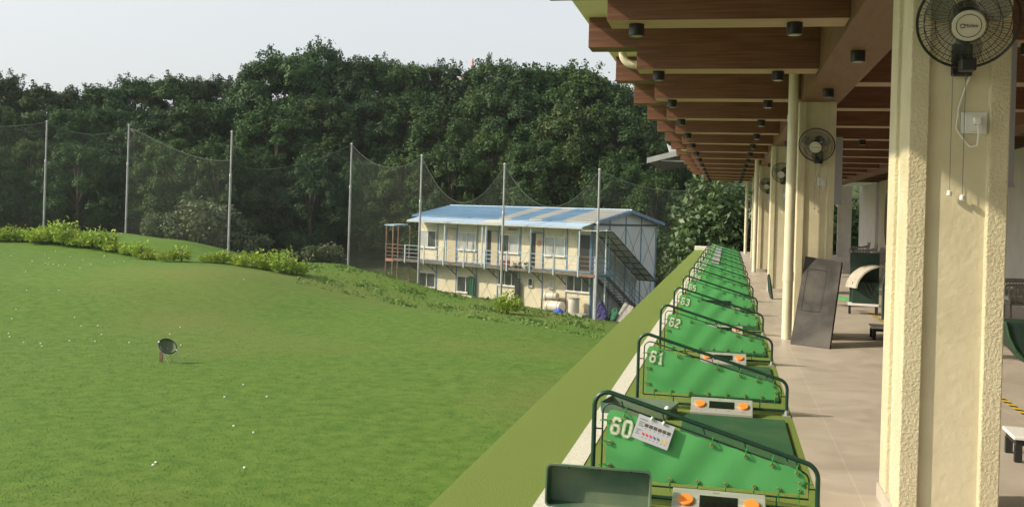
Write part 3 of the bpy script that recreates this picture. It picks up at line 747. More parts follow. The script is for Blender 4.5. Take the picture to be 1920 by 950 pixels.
MB().box(.02, .50, .18, .23, .191, 1.06).build('upright_panel', 'dark_green', t, bevel=.004)
mb = MB(); pts = [(.50 - .46 * math.sin(a) ** 1.0 * 1.0, .80 - .46 + .46 * math.cos(a)) for a in np.linspace(0, 1.45, 14)]
pt2 = [(.50 - .435 * math.sin(a), .80 - .46 + .435 * math.cos(a)) for a in np.linspace(0, 1.45, 14)]
mb.prism(pts + pt2[::-1], -.13, .17, 'y'); mb.v = [(x - (y + .13) * .55 + .07, y, z + .06) for x, y, z in mb.v]; mb.build('bent_mat', 'beige_mat', t)
MB().box(.06, .50, -.02, .16, .191, .56).build('green_box', 'dark_green', t, bevel=.01)
MB().tube([(.46, -.06, .24), (.30, -.06, .62)], .008, 6).tube([(.40, -.06, .24), (.24, -.06, .60)], .008, 6).build('strut', 'rubber_black', t)
def green_leaf(loc, rz, lab, s=1.0):
    mb = MB(); pts = [(.0, 0), (.30, .02), (.46, .22), (.50, .50), (.42, .80), (.26, 1.0), (.10, .92), (.02, .6)]
    o = mb.prism([(x * s, z * s) for x, z in pts], -.02, .02, 'y').build('curved_panel', 'dark_green', bevel=.012, seg=3); o.location = loc; o.rotation_euler = (R(-8), 0, rz)
    tag(o, lab, 'panel', 'curved dark green panels in the lounge')
green_leaf((2.52, 17.2, 0.002), R(12), 'curved dark green panel beside the bent pale mat', .95)
t = thing('mat_stand', 'curved dark green mat on a stand at the right picture edge', 'mat stand', (2.30, 9.0, 0))
MB().prism([(0, .80), (.03, .68), (.09, .56), (.18, .46), (.30, .39), (.55, .34), (.75, .34), (.75, .80)], -.02, .30, 'y').build('curved_mat', 'dark_green', t, bevel=.01)
MB().tube([(0, -.03, .80), (.03, -.03, .68), (.09, -.03, .56), (.18, -.03, .46), (.30, -.03, .39), (.55, -.03, .34)], .012, 6).build('edge_trim', 'mat_green', t)
for x in (.55, .72):
    for y in (.0, .26): MB().box(x, x + .03, y, y + .03, .001, .34).build('leg', 'rubber_black', t)
green_leaf((.92, 20.4, 0.002), R(100), 'small dark green panel behind the drain pipe', .5)
mb = MB(); mb.prism([(0, 0), (.9, -.2), (.95, -.02), (.2, .12)], 0, .03); o = mb.build('green_wedge', 'panel_green', bevel=.004); o.location = (1.92, 18.6, .20); o.scale = (.30, .6, 1)
o.rotation_euler = (R(14), 0, 0); tag(o, 'green mat wedge lying on the floor behind the leaning slab', 'mat')
def tape(a, b, lab):
    a = np.array(a); b = np.array(b); d = b - a; L_ = np.linalg.norm(d); d /= L_; p = np.array((-d[1], d[0]))
    n = int(L_ / .09); mb = MB()
    for i in range(n):
        mb.cur = i % 2
        q0, q1 = a + d * (i * .09), a + d * ((i + 1) * .09); sk = d * .04
        mb.add([(*(q0 - p * .03), .004), (*(q1 - p * .03), .004), (*(q1 + p * .03 + sk), .004), (*(q0 + p * .03 + sk), .004)], [(0, 1, 2, 3)])
    tag(mb.build('hazard_tape', ['tape_yellow', 'rubber_black']), lab, 'tape')
tape((2.49, 18.5), (2.53, 9.0), 'yellow and black hazard tape stuck along the tiled floor')

def make_chair(w_=.62):
    t = thing('rattan_chair', '', 'chair')
    mb = MB(); mb.box(-w_ / 2, w_ / 2, -.30, .30, .34, .38); mb.build('seat', 'rattan', t, bevel=.01)
    mb = MB(); mb.box(-w_ / 2 + .03, w_ / 2 - .03, -.27, .24, .381, .47); mb.build('cushion', 'cushion', t, bevel=.03, seg=3)
    mb = MB()
    for i in range(9):
        x = -w_ / 2 + .02 + (w_ - .04) * i / 8; mb.tube([(x, .28, .36), (x, .33, .62), (x, .36, .80)], .016, 6)
    mb.tube([(-w_ / 2, .36, .81), (w_ / 2, .36, .81)], .025, 8)
    mb.build('backrest', 'rattan', t)
    for s in (-1, 1):
        x = s * w_ / 2; pts = [(x, -.28, .36), (x, -.29, .56), (x, -.22, .63), (x, .2, .64), (x, .34, .70)]
        mb = MB().tube(pts, .022, 8)
        for y in (-.2, -.1, 0, .1, .2): mb.tube([(x, y, .37), (x, y, .63)], .010, 5)
        mb.build('armrest', 'rattan', t)
        for y in (-.27, .27): MB().tube([(x * .95, y, .001), (x * .95, y, .36)], .02, 8).build('leg', 'rattan', t)
    return t
ch0 = make_chair()
spots = [(4.75, 17.4, 95, 'grey rattan armchair at the right picture edge beyond the pillar'), (5.1, 19.2, 100, 'second grey rattan armchair by the back wall at the right edge'),
         (4.3, 31.6, 80, 'grey rattan armchair seen through the gap, nearest of the far seats'), (4.6, 35.5, 90, 'grey rattan armchair in the middle of the far seats'), (4.9, 39.5, 90, 'farthest grey rattan armchair by the tan wall'), (3.1, 21.5, 170, 'grey rattan armchair beside the mat rack')]
for i, (x, y, a, lab) in enumerate(spots):
    o = ch0 if i == 0 else copy_tree(ch0); o.location = (x, y, 0); o.rotation_euler = (0, 0, R(-a)); tag(o, lab, 'chair', 'grey rattan chairs in the lounge')
t = thing('folding_chair', 'thin black folding chair behind the leaning slab', 'chair', (1.75, 19.5, 0), R(30))
mb = MB()
for y in (-.2, .2): mb.tube([(-.2, y, .002), (.25, y, .8)], .012, 6).tube([(.2, y, .002), (-.15, y, .45)], .012, 6)
mb.build('frame', 'rubber_black', t); MB().box(-.2, .2, -.2, .2, .44, .46).build('seat', 'rubber_black', t); MB().box(.19, .22, -.2, .2, .6, .8).build('backrest', 'rubber_black', t)

# back of the lounge
def wall(name, x0, x1, y0, y1, m_, lab, z1=3.2): tag(MB().box(x0, x1, y0, y1, .001, z1).build(name, m_), lab, 'wall')
wall('back_wall', 5.8, 6.0, -6, 30.5, 'wall_white', 'long white back wall of the lounge behind the armchairs')
wall('partition_wall', 5.8, 6.0, 31.4, 36.0, 'wall_white', 'white wall panel between two gaps at the back of the lounge')
wall('partition_wall', 5.8, 6.0, 36.6, 41.0, 'wall_tan', 'tan wall panel carrying the dark oval mirror')
wall('partition_wall', 5.8, 6.0, 41.9, 47.0, 'wall_white', 'farthest pale wall panel of the lounge')
wall('partition_wall', 4.9, 5.5, 47.2, 47.4, 'wall_white', 'narrow white end wall beside the red pipe')
wall('partition_wall', 3.0, 4.35, 47.2, 47.4, 'wall_white', 'white end wall beyond the last pillar')
mb = MB(); mb.prism([(38.8 + .55 * math.cos(a), 1.75 + 1.0 * math.sin(a)) for a in np.linspace(0, 2 * math.pi, 25)[:-1]], 5.76, 5.797, 'x')
tag(mb.build('oval_mirror', 'glass_dark'), 'dark oval mirror on the tan wall panel', 'mirror')
tag(MB().tube([(4.62, 47.0, .0), (4.62, 47.0, 3.3)], .06, 12).build('red_pipe', 'red_pipe', smooth=True), 'red standpipe running up the far end of the lounge', 'pipe')
for k, (x, y, z0, z1) in enumerate(((2.015, 9.5, 1.97, 3.24), (1.705, 20.2, 1.95, 3.24))):
    tag(MB().box(x - .02, x + .45, y, y + .05, z0, z1).box(x - .03, x + .46, y - .005, y + .055, z0 - .03, z0 - .002).build('hanging_screen', ['grey_panel'], bevel=.004), ['grey hanging screen behind the foreground pillar', 'grey hanging screen behind the second pillar'][k], 'screen', 'hanging screens in the lounge')
tag(MB().box(5.77, 5.798, 36.9, 37.7, 1.6, 2.5).build('notice_board', 'grey_panel'), 'small grey notice board on the back wall near the mirror', 'notice board')

# ------------------------------------------------------------------ net poles and nets
pole_pos = []
for i, (u, v0, v1, d) in enumerate(POLES):
    p = at(u - 3, v1, d); q = at(u + 3, v0, d); l, dd = to_ld(p[0], p[1]); zb = min(p[2], gz(l, dd)) - .3; zt = q[2]
    t = thing('net_pole', f'tall grey steel net pole, {ORD[i]} from the left', 'pole', (p[0], p[1], zb), group='steel poles holding the safety net')
    hm = zb + (zt - zb) * .66
    MB().tube([(0, 0, 0), (0, 0, hm - zb)], .080, 12).build('lower_tube', 'pole_grey', t, smooth=True)
    MB().tube([(0, 0, hm - zb), (0, 0, zt - zb)], .062, 12).build('upper_tube', 'pole_grey', t, smooth=True)
    MB().lathe((0, 0, hm - zb - .12), [(.095, 0), (.095, .16), (.07, .2)], 12).build('collar', 'pole_grey', t, smooth=True)
    MB().ball((0, 0, zt - zb), .09, 8, 6).build('top_cap', 'pole_grey', t)
    pole_pos.append((p[0], p[1], zb + .3, zt))
ends = [tuple(at(-190, 300, 78))] ; e2 = at(1400, 330, 56)
PP = [(ends[0][0], ends[0][1], -1.0, at(-190, 222, 78)[2])] + pole_pos + [(e2[0], e2[1], -4.5, at(1420, 330, 56)[2])]
SAG = [.5, .7, .55, 1.0, 1.15, 2.7, 2.35, 1.0]
ATT = {3: at(431, 299, 68)[2], 2: pole_pos[1][3] - .15}
net_names = ['left of the first pole', 'between the first and second poles', 'between the second and third poles', 'between the third and fourth poles', 'between the fourth and fifth poles',
             'between the fifth and sixth poles, sagging above the house', 'between the sixth and seventh poles, sagging above the house', 'right of the last pole']
for i in range(len(PP) - 1):
    a, b = list(PP[i]), list(PP[i + 1])
    if i in ATT: a[3] = ATT[i]
    if i + 1 in ATT: b[3] = ATT[i + 1]
    nx, nz_ = 24, 10; mb = MB(); vs_ = []; top = []
    for k in range(nx + 1):
        s = k / nx; x = a[0] + (b[0] - a[0]) * s; y = a[1] + (b[1] - a[1]) * s
        skew = s ** (1.5 if i in (2,) else (.75 if i == 3 else 1.0))
        zt = a[3] + (b[3] - a[3]) * s - SAG[i] * 4 * skew * (1 - skew) - .05
        l, dd = to_ld(x, y); zb = gz(l, dd) - .05
        for j in range(nz_ + 1):
            q = j / nz_; bow = .35 * math.sin(math.pi * q) * math.sin(math.pi * s)
            vs_.append((x - FW[0] * bow, y - FW[1] * bow, zb + (zt - zb) * q))
        top.append(vs_[-1])
    mb.add(vs_, [(k * (nz_ + 1) + j, (k + 1) * (nz_ + 1) + j, (k + 1) * (nz_ + 1) + j + 1, k * (nz_ + 1) + j + 1) for k in range(nx) for j in range(nz_)])
    t = thing('safety_net', f'fine dark safety net {net_names[i]}', 'net', (a[0], a[1], a[2]), group='safety nets between the poles')
    mb.build('mesh_sheet', 'net_mesh', t, off=(a[0], a[1], a[2]))
    MB().tube(top, .017, 5).build('top_rope', 'rope_green', t, off=(a[0], a[1], a[2]))
# guy wires
for k, (pi, u, v, lab) in enumerate(((3, 728, 400, 'thin guy wire slanting down to the right from the fourth pole'), (5, 1000, 386, 'thin guy wire slanting from the sixth pole to the house roof'), (0, 62, 425, 'thin slack guy wire left of the first pole'))):
    a = pole_pos[pi]; b = at(u, v, POLES[pi][3] + 1)
    st = (a[0], a[1], a[3] - .2) if pi else tuple(at(2, 322, 76))
    tag(MB().tube([st, tuple(b)], .014, 5).build('guy_wire', 'rope_green'), lab, 'wire')

# ------------------------------------------------------------------ prefab house
HA = ld(4.93, 60.0, -4.84); fd = RT * -.757 + FW * .658; hang = math.atan2(fd[1], fd[0])
H = thing('prefab_house', 'two storey cream prefab house with blue roof and open balcony', 'house', HA, hang)
HL, HW, MW = 15.2, 7.1, 1.9
def hw(x, y, z):          # house point -> world
    c, s = math.cos(hang), math.sin(hang); return np.array((HA[0] + x * c - y * s, HA[1] + x * s + y * c, HA[2] + z))
# x along the front from its right-hand corner, y out of the front, z up
MB().box(0, HL, -.06, 0, 0, 5.88).build('front_wall', 'house_cream', H)
MB().box(.0, HL, -HW, -HW + .06, 0, 5.88).build('back_wall', 'house_grey', H)
gab = [(-.061, 0), (-HW + .061, 0), (-HW + .061, 5.88), (-HW / 2, 6.62), (-.061, 5.88)]
MB().prism(gab, 0, .06, 'x').build('gable_wall', 'house_grey', H); MB().prism(gab, HL - .06, HL, 'x').build('gable_wall', 'house_grey', H)
fr = MB()
for i in range(9):
    x = min(max(i * MW, .03), HL - .03); fr.box(x - .035, x + .035, .001, .045, 0, 5.86)
fr.box(0, HL, .001, .05, 2.78, 2.90); fr.box(0, HL, .001, .05, 5.74, 5.88)
for y in np.linspace(-HW + .04, -.04, 5): fr.box(-.045, -.001, y - .04, y + .04, 0, 5.9 if abs(y + HW / 2) > 2 else 6.3)
fr.build('blue_frame', 'frame_blue', H)
MB().box(-.05, -.002, -HW, 0, 5.72, 5.84).build('gable_tie', 'steel_dark', H)
br = MB()
for i in range(8):
    for z0, z1 in ((.05, 2.75), (2.95, 5.72)):
        a, b = i * MW + .04, (i + 1) * MW - .04
        br.tube([(a, .012, z0), (b, .012, z1)], .006, 4).tube([(b, .014, z0), (a, .014, z1)], .006, 4)
ys = np.linspace(-HW + .04, -.04, 5)
for j in range(4):
    for z0, z1 in ((.05, 2.8), (2.9, 5.7)):
        br.tube([(-.012, ys[j], z0), (-.012, ys[j + 1], z1)], .012, 4).tube([(-.014, ys[j + 1], z0), (-.014, ys[j], z1)], .012, 4)
br.build('brace_rods', 'deck_grey', H)
# roof: ribbed sheet with pale worn strips
rf = MB(); ribs = 76; hx0, hx1 = -.45, HL + .45
def rz(y): return 5.93 + (6.69 - 5.93) * (1 - abs(y + HW / 2) / (HW / 2 + .25))
for i in range(ribs):
    x0_ = hx0 + (hx1 - hx0) * i / ribs; x1_ = hx0 + (hx1 - hx0) * (i + 1) / ribs; dx = x1_ - x0_
    s = (x0_) / HL; rf.cur = 1 if (-.05 < s < .125) or (.245 < s < .31) or (.415 < s < .475) else 0
    for xa, xb, h in ((x0_, x0_ + dx * .7, 0), (x0_ + dx * .7, x1_, .08)):
        for ya, yb in ((.25, -HW / 2), (-HW / 2, -HW - .25)):
            rf.hexa([(xa, ya, rz(ya) - .03), (xb, ya, rz(ya) - .03), (xb, yb, rz(yb) - .03), (xa, yb, rz(yb) - .03), (xa, ya, rz(ya) + h), (xb, ya, rz(ya) + h), (xb, yb, rz(yb) + h), (xa, yb, rz(yb) + h)])
roof = rf.build('roof', ['roof_blue', 'roof_white'], H)
MB().tube([(hx0, -HW / 2, 6.72), (hx1, -HW / 2, 6.72)], .07, 8).build('ridge_cap', 'canopy_blue', roof)
vb = MB()
for x in (hx0 - .02, hx1 + .02):
    for ya, yb in ((.27, -HW / 2), (-HW / 2, -HW - .27)):
        vb.hexa([(x - .02, ya, rz(ya) - .14), (x + .02, ya, rz(ya) - .14), (x + .02, yb, rz(yb) - .14), (x - .02, yb, rz(yb) - .14), (x - .02, ya, rz(ya) + .05), (x + .02, ya, rz(ya) + .05), (x + .02, yb, rz(yb) + .05), (x - .02, yb, rz(yb) + .05)])
vb.build('verge_board', 'frame_blue', roof)
cn = MB(); n = 9
for i in range(n):
    a = -.2 + (HL + .1) * i / n; b = -.2 + (HL + .1) * (i + 1) / n - .03; cn.cur = 1 if i == 4 else 0
    cn.hexa([(a, .10, 5.86), (b, .10, 5.86), (b, 1.32, 5.58), (a, 1.32, 5.58), (a, .10, 5.90), (b, .10, 5.90), (b, 1.32, 5.62), (a, 1.32, 5.62)])
cn.build('canopy', ['canopy_blue', 'roof_white'], H)
MB().box(-.2, HL - .1, 1.27, 1.33, 5.50, 5.575).build('canopy_fascia', 'roof_white', H)
# balcony
XL = HL + 2.1
MB().box(-1.15, XL, .02, 1.18, 2.70, 2.83).build('balcony_deck', 'deck_grey', H)
MB().box(-1.15, 0, 1.185, 1.21, 2.66, 2.84).build('deck_edge', 'rust', H)
MB().box(-1.16, -1.12, -1.0, 1.18, 2.66, 2.82).build('deck_edge', 'frame_blue', H)
posts = MB()
for i in range(9):
    x = i * MW + .1
    posts.box(x - .045, x + .045, 1.182, 1.24, 2.62, 3.90)
for i in (0, 2, 4, 6): x = i * MW + .1; posts.box(x - .04, x + .04, 1.12, 1.18, 2.83, 5.56)
posts.box(4 * MW + .4, 4 * MW + .48, 1.12, 1.18, 2.83, 5.56); posts.box(-1.14, -1.06, 1.12, 1.18, .0, 3.9); posts.box(-1.14, -1.06, .05, .11, 0, 5.5)
posts.build('blue_posts', 'frame_pale', H)
rl = MB()
for k_, z in enumerate((3.05, 3.32, 3.58, 3.85)): rl.tube([(0.1, 1.20, z), (HL + .1, 1.20, z)], .016 if k_ < 3 else .022, 5)
rl.build('front_rail', 'frame_pale', H)
rl = MB()
for z in (3.05, 3.32, 3.58, 3.85): rl.tube([(-1.1, 1.20, z), (.1, 1.20, z)], .022, 5); rl.tube([(HL + .1, 1.20, z), (XL, 1.20, z)], .022, 5); rl.tube([(XL, 1.2, z), (XL, .05, z)], .022, 5)
rl.build('rusty_rail', 'rust', H)
lp = MB()
for x, y in ((XL, 1.19), (XL, .05), (HL + .9, .05), (HL + 1.4, 1.19)): lp.box(x - .035, x + .035, y - .035, y + .035, -.8, 5.2)
lp.build('platform_posts', 'rust', H)
MB().hexa([(HL + 1.2, .0, 5.22), (XL + .1, .0, 5.22), (XL + .1, 1.3, 5.16), (HL + 1.2, 1.3, 5.16), (HL + 1.2, .0, 5.30), (XL + .1, .0, 5.30), (XL + .1, 1.3, 5.24), (HL + 1.2, 1.3, 5.24)]).build('platform_canopy', 'canopy_blue', H)
MB().box(HL + 1.3, XL, 1.186, 1.215, 2.64, 2.84).build('deck_edge', 'faded_red', H)
for i in range(9):
    x = min(max(i * MW, .05), HL - .05)
    MB().tube([(x, .05, 2.0), (x, 1.0, 2.66)], .035, 5).tube([(x, .05, 2.66), (x, 1.15, 2.66)], .03, 5).tube([(x, .45, 2.3), (x, .45, 2.66)], .02, 5).build('bracket', 'steel_dark', H)
# windows and doors
def window(x0, x1, z0, z1, g, panes=2):
    f = MB(); w_ = .055
    f.box(x0, x1, .003, .075, z0, z0 + w_); f.box(x0, x1, .003, .075, z1 - w_, z1); f.box(x0, x0 + w_, .003, .075, z0 + w_, z1 - w_); f.box(x1 - w_, x1, .003, .075, z0 + w_, z1 - w_)
    for i in range(1, panes): x = x0 + (x1 - x0) * i / panes; f.box(x - .03, x + .03, .003, .07, z0 + w_, z1 - w_)
    f.box(x0 - .04, x1 + .04, .003, .13, z0 - .05, z0 - .001)
    o = f.build('window', 'sash_white', H)
    for i in range(panes):
        a = x0 + (x1 - x0) * i / panes + .03; b = x0 + (x1 - x0) * (i + 1) / panes - .03
        MB().box(a, b, .004, .03 + .008 * (i % 2), z0 + w_, z1 - w_).build('pane', g[i % len(g)], o)
for i, g in ((1, ['glass_pale']), (3, ['glass_pale', 'glass_dark']), (5, ['glass_pale']), (7, ['glass_dark', 'glass_pale'])): window(i * MW + .12, (i + 1) * MW - .12, 3.72, 4.92, g)
window(.05, MW - .05, 1.62, 2.62, ['glass_dark', 'glass_dark', 'glass_dark'], 3)
window(3 * MW + .06, 4 * MW - .06, 1.58, 2.62, ['glass_dark', 'glass_dark', 'glass_dark'], 3)
window(5 * MW + .10, 6 * MW - .12, .85, 1.95, ['glass_dark', 'glass_dark']); window(7 * MW + .08, 8 * MW - .1, .95, 1.98, ['glass_dark'])
window(2 * MW + .75, 2 * MW + 1.15, 1.70, 2.22, ['glass_dark'], 1); window(MW + .95, MW + 1.35, 1.70, 2.20, ['glass_pale'], 1)
def door(x0, opened, m_):
    f = MB(); f.box(x0 - .06, x0 - .005, .003, .07, 2.84, 5.1); f.box(x0 + .885, x0 + .94, .003, .07, 2.84, 5.1); f.box(x0 - .06, x0 + .94, .003, .07, 5.105, 5.17)
    o = f.build('door', 'frame_blue', H)
    if opened:
        MB().box(x0, x0 + .88, .003, .02, 2.84, 5.1).build('doorway_shade_sheet', 'black_cloth_and_shade', o)  # black sheet on the solid wall paints in the shade of the room
    if m_: MB().box(x0 + (.03 if not opened else 0), x0 + (.86 if not opened else .55), .022, .055, 2.85, 5.08).build('leaf', m_, o)
    return o
door(.12, True, None); o = door(2 * MW + .05, True, 'door_cream'); door(4 * MW + .08, True, 'door_cream'); door(6 * MW + .08, False, 'door_cream')
MB().disc((2 * MW + .32, .0555, 4.45), (0, 1, 0), .2, .006, 20).build('red_disc', 'faded_red', o)
MB().box(6 * MW + .45, 6 * MW + .62, .0555, .062, 4.3, 4.62).build('paper_notice', 'paper', H)
MB().tube([(3 * MW + .9, .02, 5.3), (3 * MW + .9, .25, 5.25), (3 * MW + .2, .25, 5.28)], .05, 6).build('wall_bracket', 'steel_dark', H)
# outside stair with its own roof, down the gable side
ST = thing('outside_stair', 'covered blue steel stair down the gable side of the house', 'stair', HA, hang)
mb = MB()
for x in (-1.12, -.16):
    mb.hexa([(x, -.05, 2.58), (x + .06, -.05, 2.58), (x + .06, -4.3, -.1), (x, -4.3, -.1), (x, -.05, 2.82), (x + .06, -.05, 2.82), (x + .06, -4.3, .15), (x, -4.3, .15)])
mb.build('stringer', 'steel_dark', ST)
mb = MB()
for i in range(14):
    q = (i + .5) / 14; y = -.05 - 4.2 * q; z = 2.72 - 2.7 * q; mb.box(-1.05, -.165, y - .13, y + .13, z - .025, z)
mb.build('treads', 'deck_grey', ST)
mb = MB()
for h in (.35, .65, .95): mb.tube([(-1.1, -.05, 2.8 + h), (-1.1, -4.3, .1 + h)], .022, 5)
for q in (0, .33, .66, 1): mb.tube([(-1.1, -.05 - 4.25 * q, 2.8 - 2.7 * q), (-1.1, -.05 - 4.25 * q, 3.75 - 2.7 * q)], .025, 5)
mb.build('handrail', 'frame_blue', ST)
mb = MB()
for x in (-1.25, -.1):
    for q in (0, .5, 1): mb.tube([(x, -.05 - 4.6 * q, (2.7 - 2.7 * q)), (x, -.05 - 4.6 * q, 5.32 - 2.95 * q)], .03, 5)
mb.build('roof_posts', 'frame_blue', ST)
MB().hexa([(-1.45, -.1, 5.40), (-.07, -.1, 5.40), (-.07, -5.0, 2.30), (-1.45, -5.0, 2.30), (-1.45, -.1, 5.43), (-.07, -.1, 5.43), (-.07, -5.0, 2.33), (-1.45, -5.0, 2.33)]).build('stair_roof', 'roof_white', ST)
MB().box(-1.45, -.07, -.09, 1.25, 5.40, 5.44).build('landing_roof', 'roof_white', ST)
mb = MB()
for q in np.linspace(0, 1, 9): mb.box(-1.45, -.07, -.1 - 4.9 * q - .03, -.1 - 4.9 * q + .03, 5.33 - 3.1 * q, 5.395 - 3.1 * q)
for x in (-1.45, -.76, -.1): mb.tube([(x, -.1, 5.36), (x, -5.0, 2.26)], .035, 5)
mb.build('roof_frame', 'steel_dark', ST)
mb = MB()
for z in (2.95, 3.2, 3.5, 3.8): mb.tube([(-1.1, 1.19, z), (-1.1, .0, z)], .022, 5)
mb.build('landing_rail', 'frame_blue', ST)
tag(MB().box(-1.6, HL + .5, .0, 1.6, -.4, .02).build('concrete_apron', 'concrete'), kind='structure')
bpy.data.objects['concrete_apron'].location = HA; bpy.data.objects['concrete_apron'].rotation_euler = (0, 0, hang)
# things round the house (house coordinates)
def ht(name, lab, cat, x, y, z, rz_=0, group=None): return thing(name, lab, cat, hw(x, y, z), hang + rz_, group)
t = ht('red_stool', 'red plastic crate on the balcony between the fifth and sixth poles', 'crate', 3 * MW + .75, .62, 2.835)
mb = MB().box(-.26, .26, -.2, .2, 0, .5); mb.build('crate_body', 'red_plastic', t, bevel=.02)
MB().box(-.25, .25, .201, .215, .08, .2).box(-.25, .25, .201, .215, .3, .42).build('crate_slots', 'pot_brown', t)
for i, x in enumerate((4.05, 4.45, 4.95, 5.3)):
    t = ht('plant_pot', ['brown plant pot on the balcony, nearest the open door', 'pale plant pot with a plant, second from the open door on the balcony', 'brown plant pot third from the open door on the balcony', 'brown plant pot beside the red crate on the balcony'][i], 'plant pot', x, .95, 2.835, 0, 'pots along the balcony')
    MB().lathe((0, 0, 0), [(.11, 0), (.17, .24), (.15, .25)], 14).build('pot', 'tank_white' if i == 1 else 'pot_brown', t, smooth=True)
    mb = MB()
    for k in range(14):
        a = random.uniform(0, 6.3); r_ = random.uniform(.05, .18); h = random.uniform(.3, .46); mb.add([(0, 0, .22), (r_ * math.cos(a) - .03, r_ * math.sin(a), h - .05), (r_ * math.cos(a), r_ * math.sin(a), h), (r_ * math.cos(a) + .03, r_ * math.sin(a), h - .05)], [(0, 1, 2, 3)])
    mb.build('foliage', 'leaf_dark', t)
t = ht('black_gown', 'long black garment hanging from the lower window ledge', 'clothing', 3 * MW + .0, .20, .18)
mb = MB(); vs_ = []; zsn = [(0, .27, .10), (.5, .25, .10), (1.1, .20, .09), (1.5, .22, .09), (1.68, .20, .07), (1.78, .09, .05)]
for z, a, b in zsn: vs_ += [(a * math.cos(q) * (1 + .09 * math.sin(5 * q)), b * math.sin(q) * (1 + .2 * math.sin(7 * q)), z) for q in np.linspace(0, 2 * math.pi, 25)[:-1]]
fs_ = [tuple(range(24))[::-1], tuple(range(120, 144))] + [(i * 24 + j, i * 24 + (j + 1) % 24, (i + 1) * 24 + (j + 1) % 24, (i + 1) * 24 + j) for i in range(5) for j in range(24)]
mb.add(vs_, fs_); mb.build('garment', 'black_cloth_and_shade', t, smooth=True); MB().tube([(-.1, 0, 1.75), (0, 0, 1.86), (.1, 0, 1.75)], .01, 5).build('hanger', 'steel_dark', t)
t = ht('green_towel', 'dark green cloth hanging in front of the lower left window', 'clothing', 5 * MW + .28, .20, .72)
mb = MB(); vs_ = []
for i in range(9):
    for j in range(9): vs_.append((-.28 + .56 * i / 8 * (1 - .1 * j / 8), .04 * math.sin(i * 1.9) + .02, 1.25 * j / 8))
mb.add(vs_ + [(x, y + .05, z) for x, y, z in vs_], [(i * 9 + j, (i + 1) * 9 + j, (i + 1) * 9 + j + 1, i * 9 + j + 1) for i in range(8) for j in range(8)] + [(81 + i * 9 + j, 81 + i * 9 + j + 1, 81 + (i + 1) * 9 + j + 1, 81 + (i + 1) * 9 + j) for i in range(8) for j in range(8)])
mb.build('cloth', 'green_cloth', t, smooth=True); MB().tube([(-.3, .03, 1.26), (.3, .03, 1.26)], .012, 5).build('hanging_rail', 'steel_dark', t)
def tank(lab, x, y, z, r_, L_):
    t = ht('water_tank', lab, 'tank', x, y, z, 0, 'white water tanks outside the house')
    mb = MB(); prof = [(0.02, -L_ / 2), (r_ * .8, -L_ / 2 + .01), (r_, -L_ / 2 + .08), (r_, L_ / 2 - .08), (r_ * .8, L_ / 2 - .01), (.02, L_ / 2)]
    vs_ = []
    for a, q in prof: vs_ += [(q, a * math.cos(th), r_ + a * math.sin(th)) for th in np.linspace(0, 2 * math.pi, 21)[:-1]]
    mb.add(vs_, [(i * 20 + j, i * 20 + (j + 1) % 20, (i + 1) * 20 + (j + 1) % 20, (i + 1) * 20 + j) for i in range(5) for j in range(20)]); mb.build('drum', 'tank_white', t, smooth=True)
    mb = MB()
    for q in (-L_ * .3, L_ * .3): mb.tube([(q, (r_ + .008) * math.cos(th), r_ + (r_ + .008) * math.sin(th)) for th in np.linspace(0, 2 * math.pi, 25)[:-1]], .012, 4, closed=True)
    mb.build('band', 'rust', t)
tank('upper white water tank on the tall rusty rack', 1.35 * MW + .1, .48, 1.02, .24, 1.0); tank('larger lower white water tank on the low rack', 1.0 * MW + .05, 1.0, .36, .34, 1.25)
t = ht('tank_rack', 'rusty steel rack holding two white water tanks outside the house', 'rack', 1.25 * MW, .7, 0)
mb = MB()
for x in (-.4, .9):
    for y in (-.45, .0): mb.tube([(x, y, .02), (x, y, 1.0)], .03, 5)
for y in (-.45, 0): mb.tube([(-.6, y, .99), (1.0, y, .99)], .025, 5); 
for x in (-.4, .9): mb.tube([(x, -.45, .98), (x, 0, .98)], .025, 5)
mb.build('tall_frame', 'rust', t); mb = MB()
for x in (-.95, .15):
    for y in (.08, .5): mb.tube([(x, y, .02), (x, y, .35)], .03, 5)
for y in (.08, .5): mb.tube([(-1.05, y, .33), (.3, y, .33)], .025, 5)
mb.build('low_frame', 'rust', t)
def lump(name, lab, cat, mt, x, y, z, sx, sy, sz, seed):
    r_ = np.random.default_rng(seed); mb = MB(); n, m_ = 18, 9; vs_ = []; fs_ = []
    for i in range(m_ + 1):
        ph = math.pi * .5 * i / m_
        for j in range(n):
            th = 2 * math.pi * j / n; k = 1 + .22 * math.sin(3 * th + seed) * math.sin(2 * ph) + r_.uniform(-.1, .1) * (i < m_)
            vs_.append((sx * k * math.cos(th) * math.cos(ph), sy * k * math.sin(th) * math.cos(ph), sz * math.sin(ph) * (1 + .15 * math.sin(2 * th + seed))))
    for i in range(m_):
        for j in range(n): fs_.append((i * n + j, i * n + (j + 1) % n, (i + 1) * n + (j + 1) % n, (i + 1) * n + j))
    mb.add(vs_, fs_); o = mb.build(name, mt); o.location = hw(x, y, z); o.rotation_euler = (0, 0, hang); tag(o, lab, cat); return o
lump('tarp_bundle', 'crumpled bright blue tarpaulin bundle on the ground before the house', 'tarpaulin', 'blue_tarp', .62 * MW, 1.55, 0, .62, .42, .62, 3)
lump('cloth_heap', 'heap of purple and dark cloth under the outside stair', 'cloth heap', 'purple_cloth', -1.0, .2, 0, .4, .4, 1.1, 5)
lump('green_sheet', 'dark green sheet bundle beside the foot of the stair', 'sheet', 'green_cloth', -1.75, -.2, 0, .45, .4, .75, 8)
t = ht('plastic_barrel', 'white plastic barrel with lid at the right end of the house front', 'barrel', .18 * MW + .35, .75, .38)
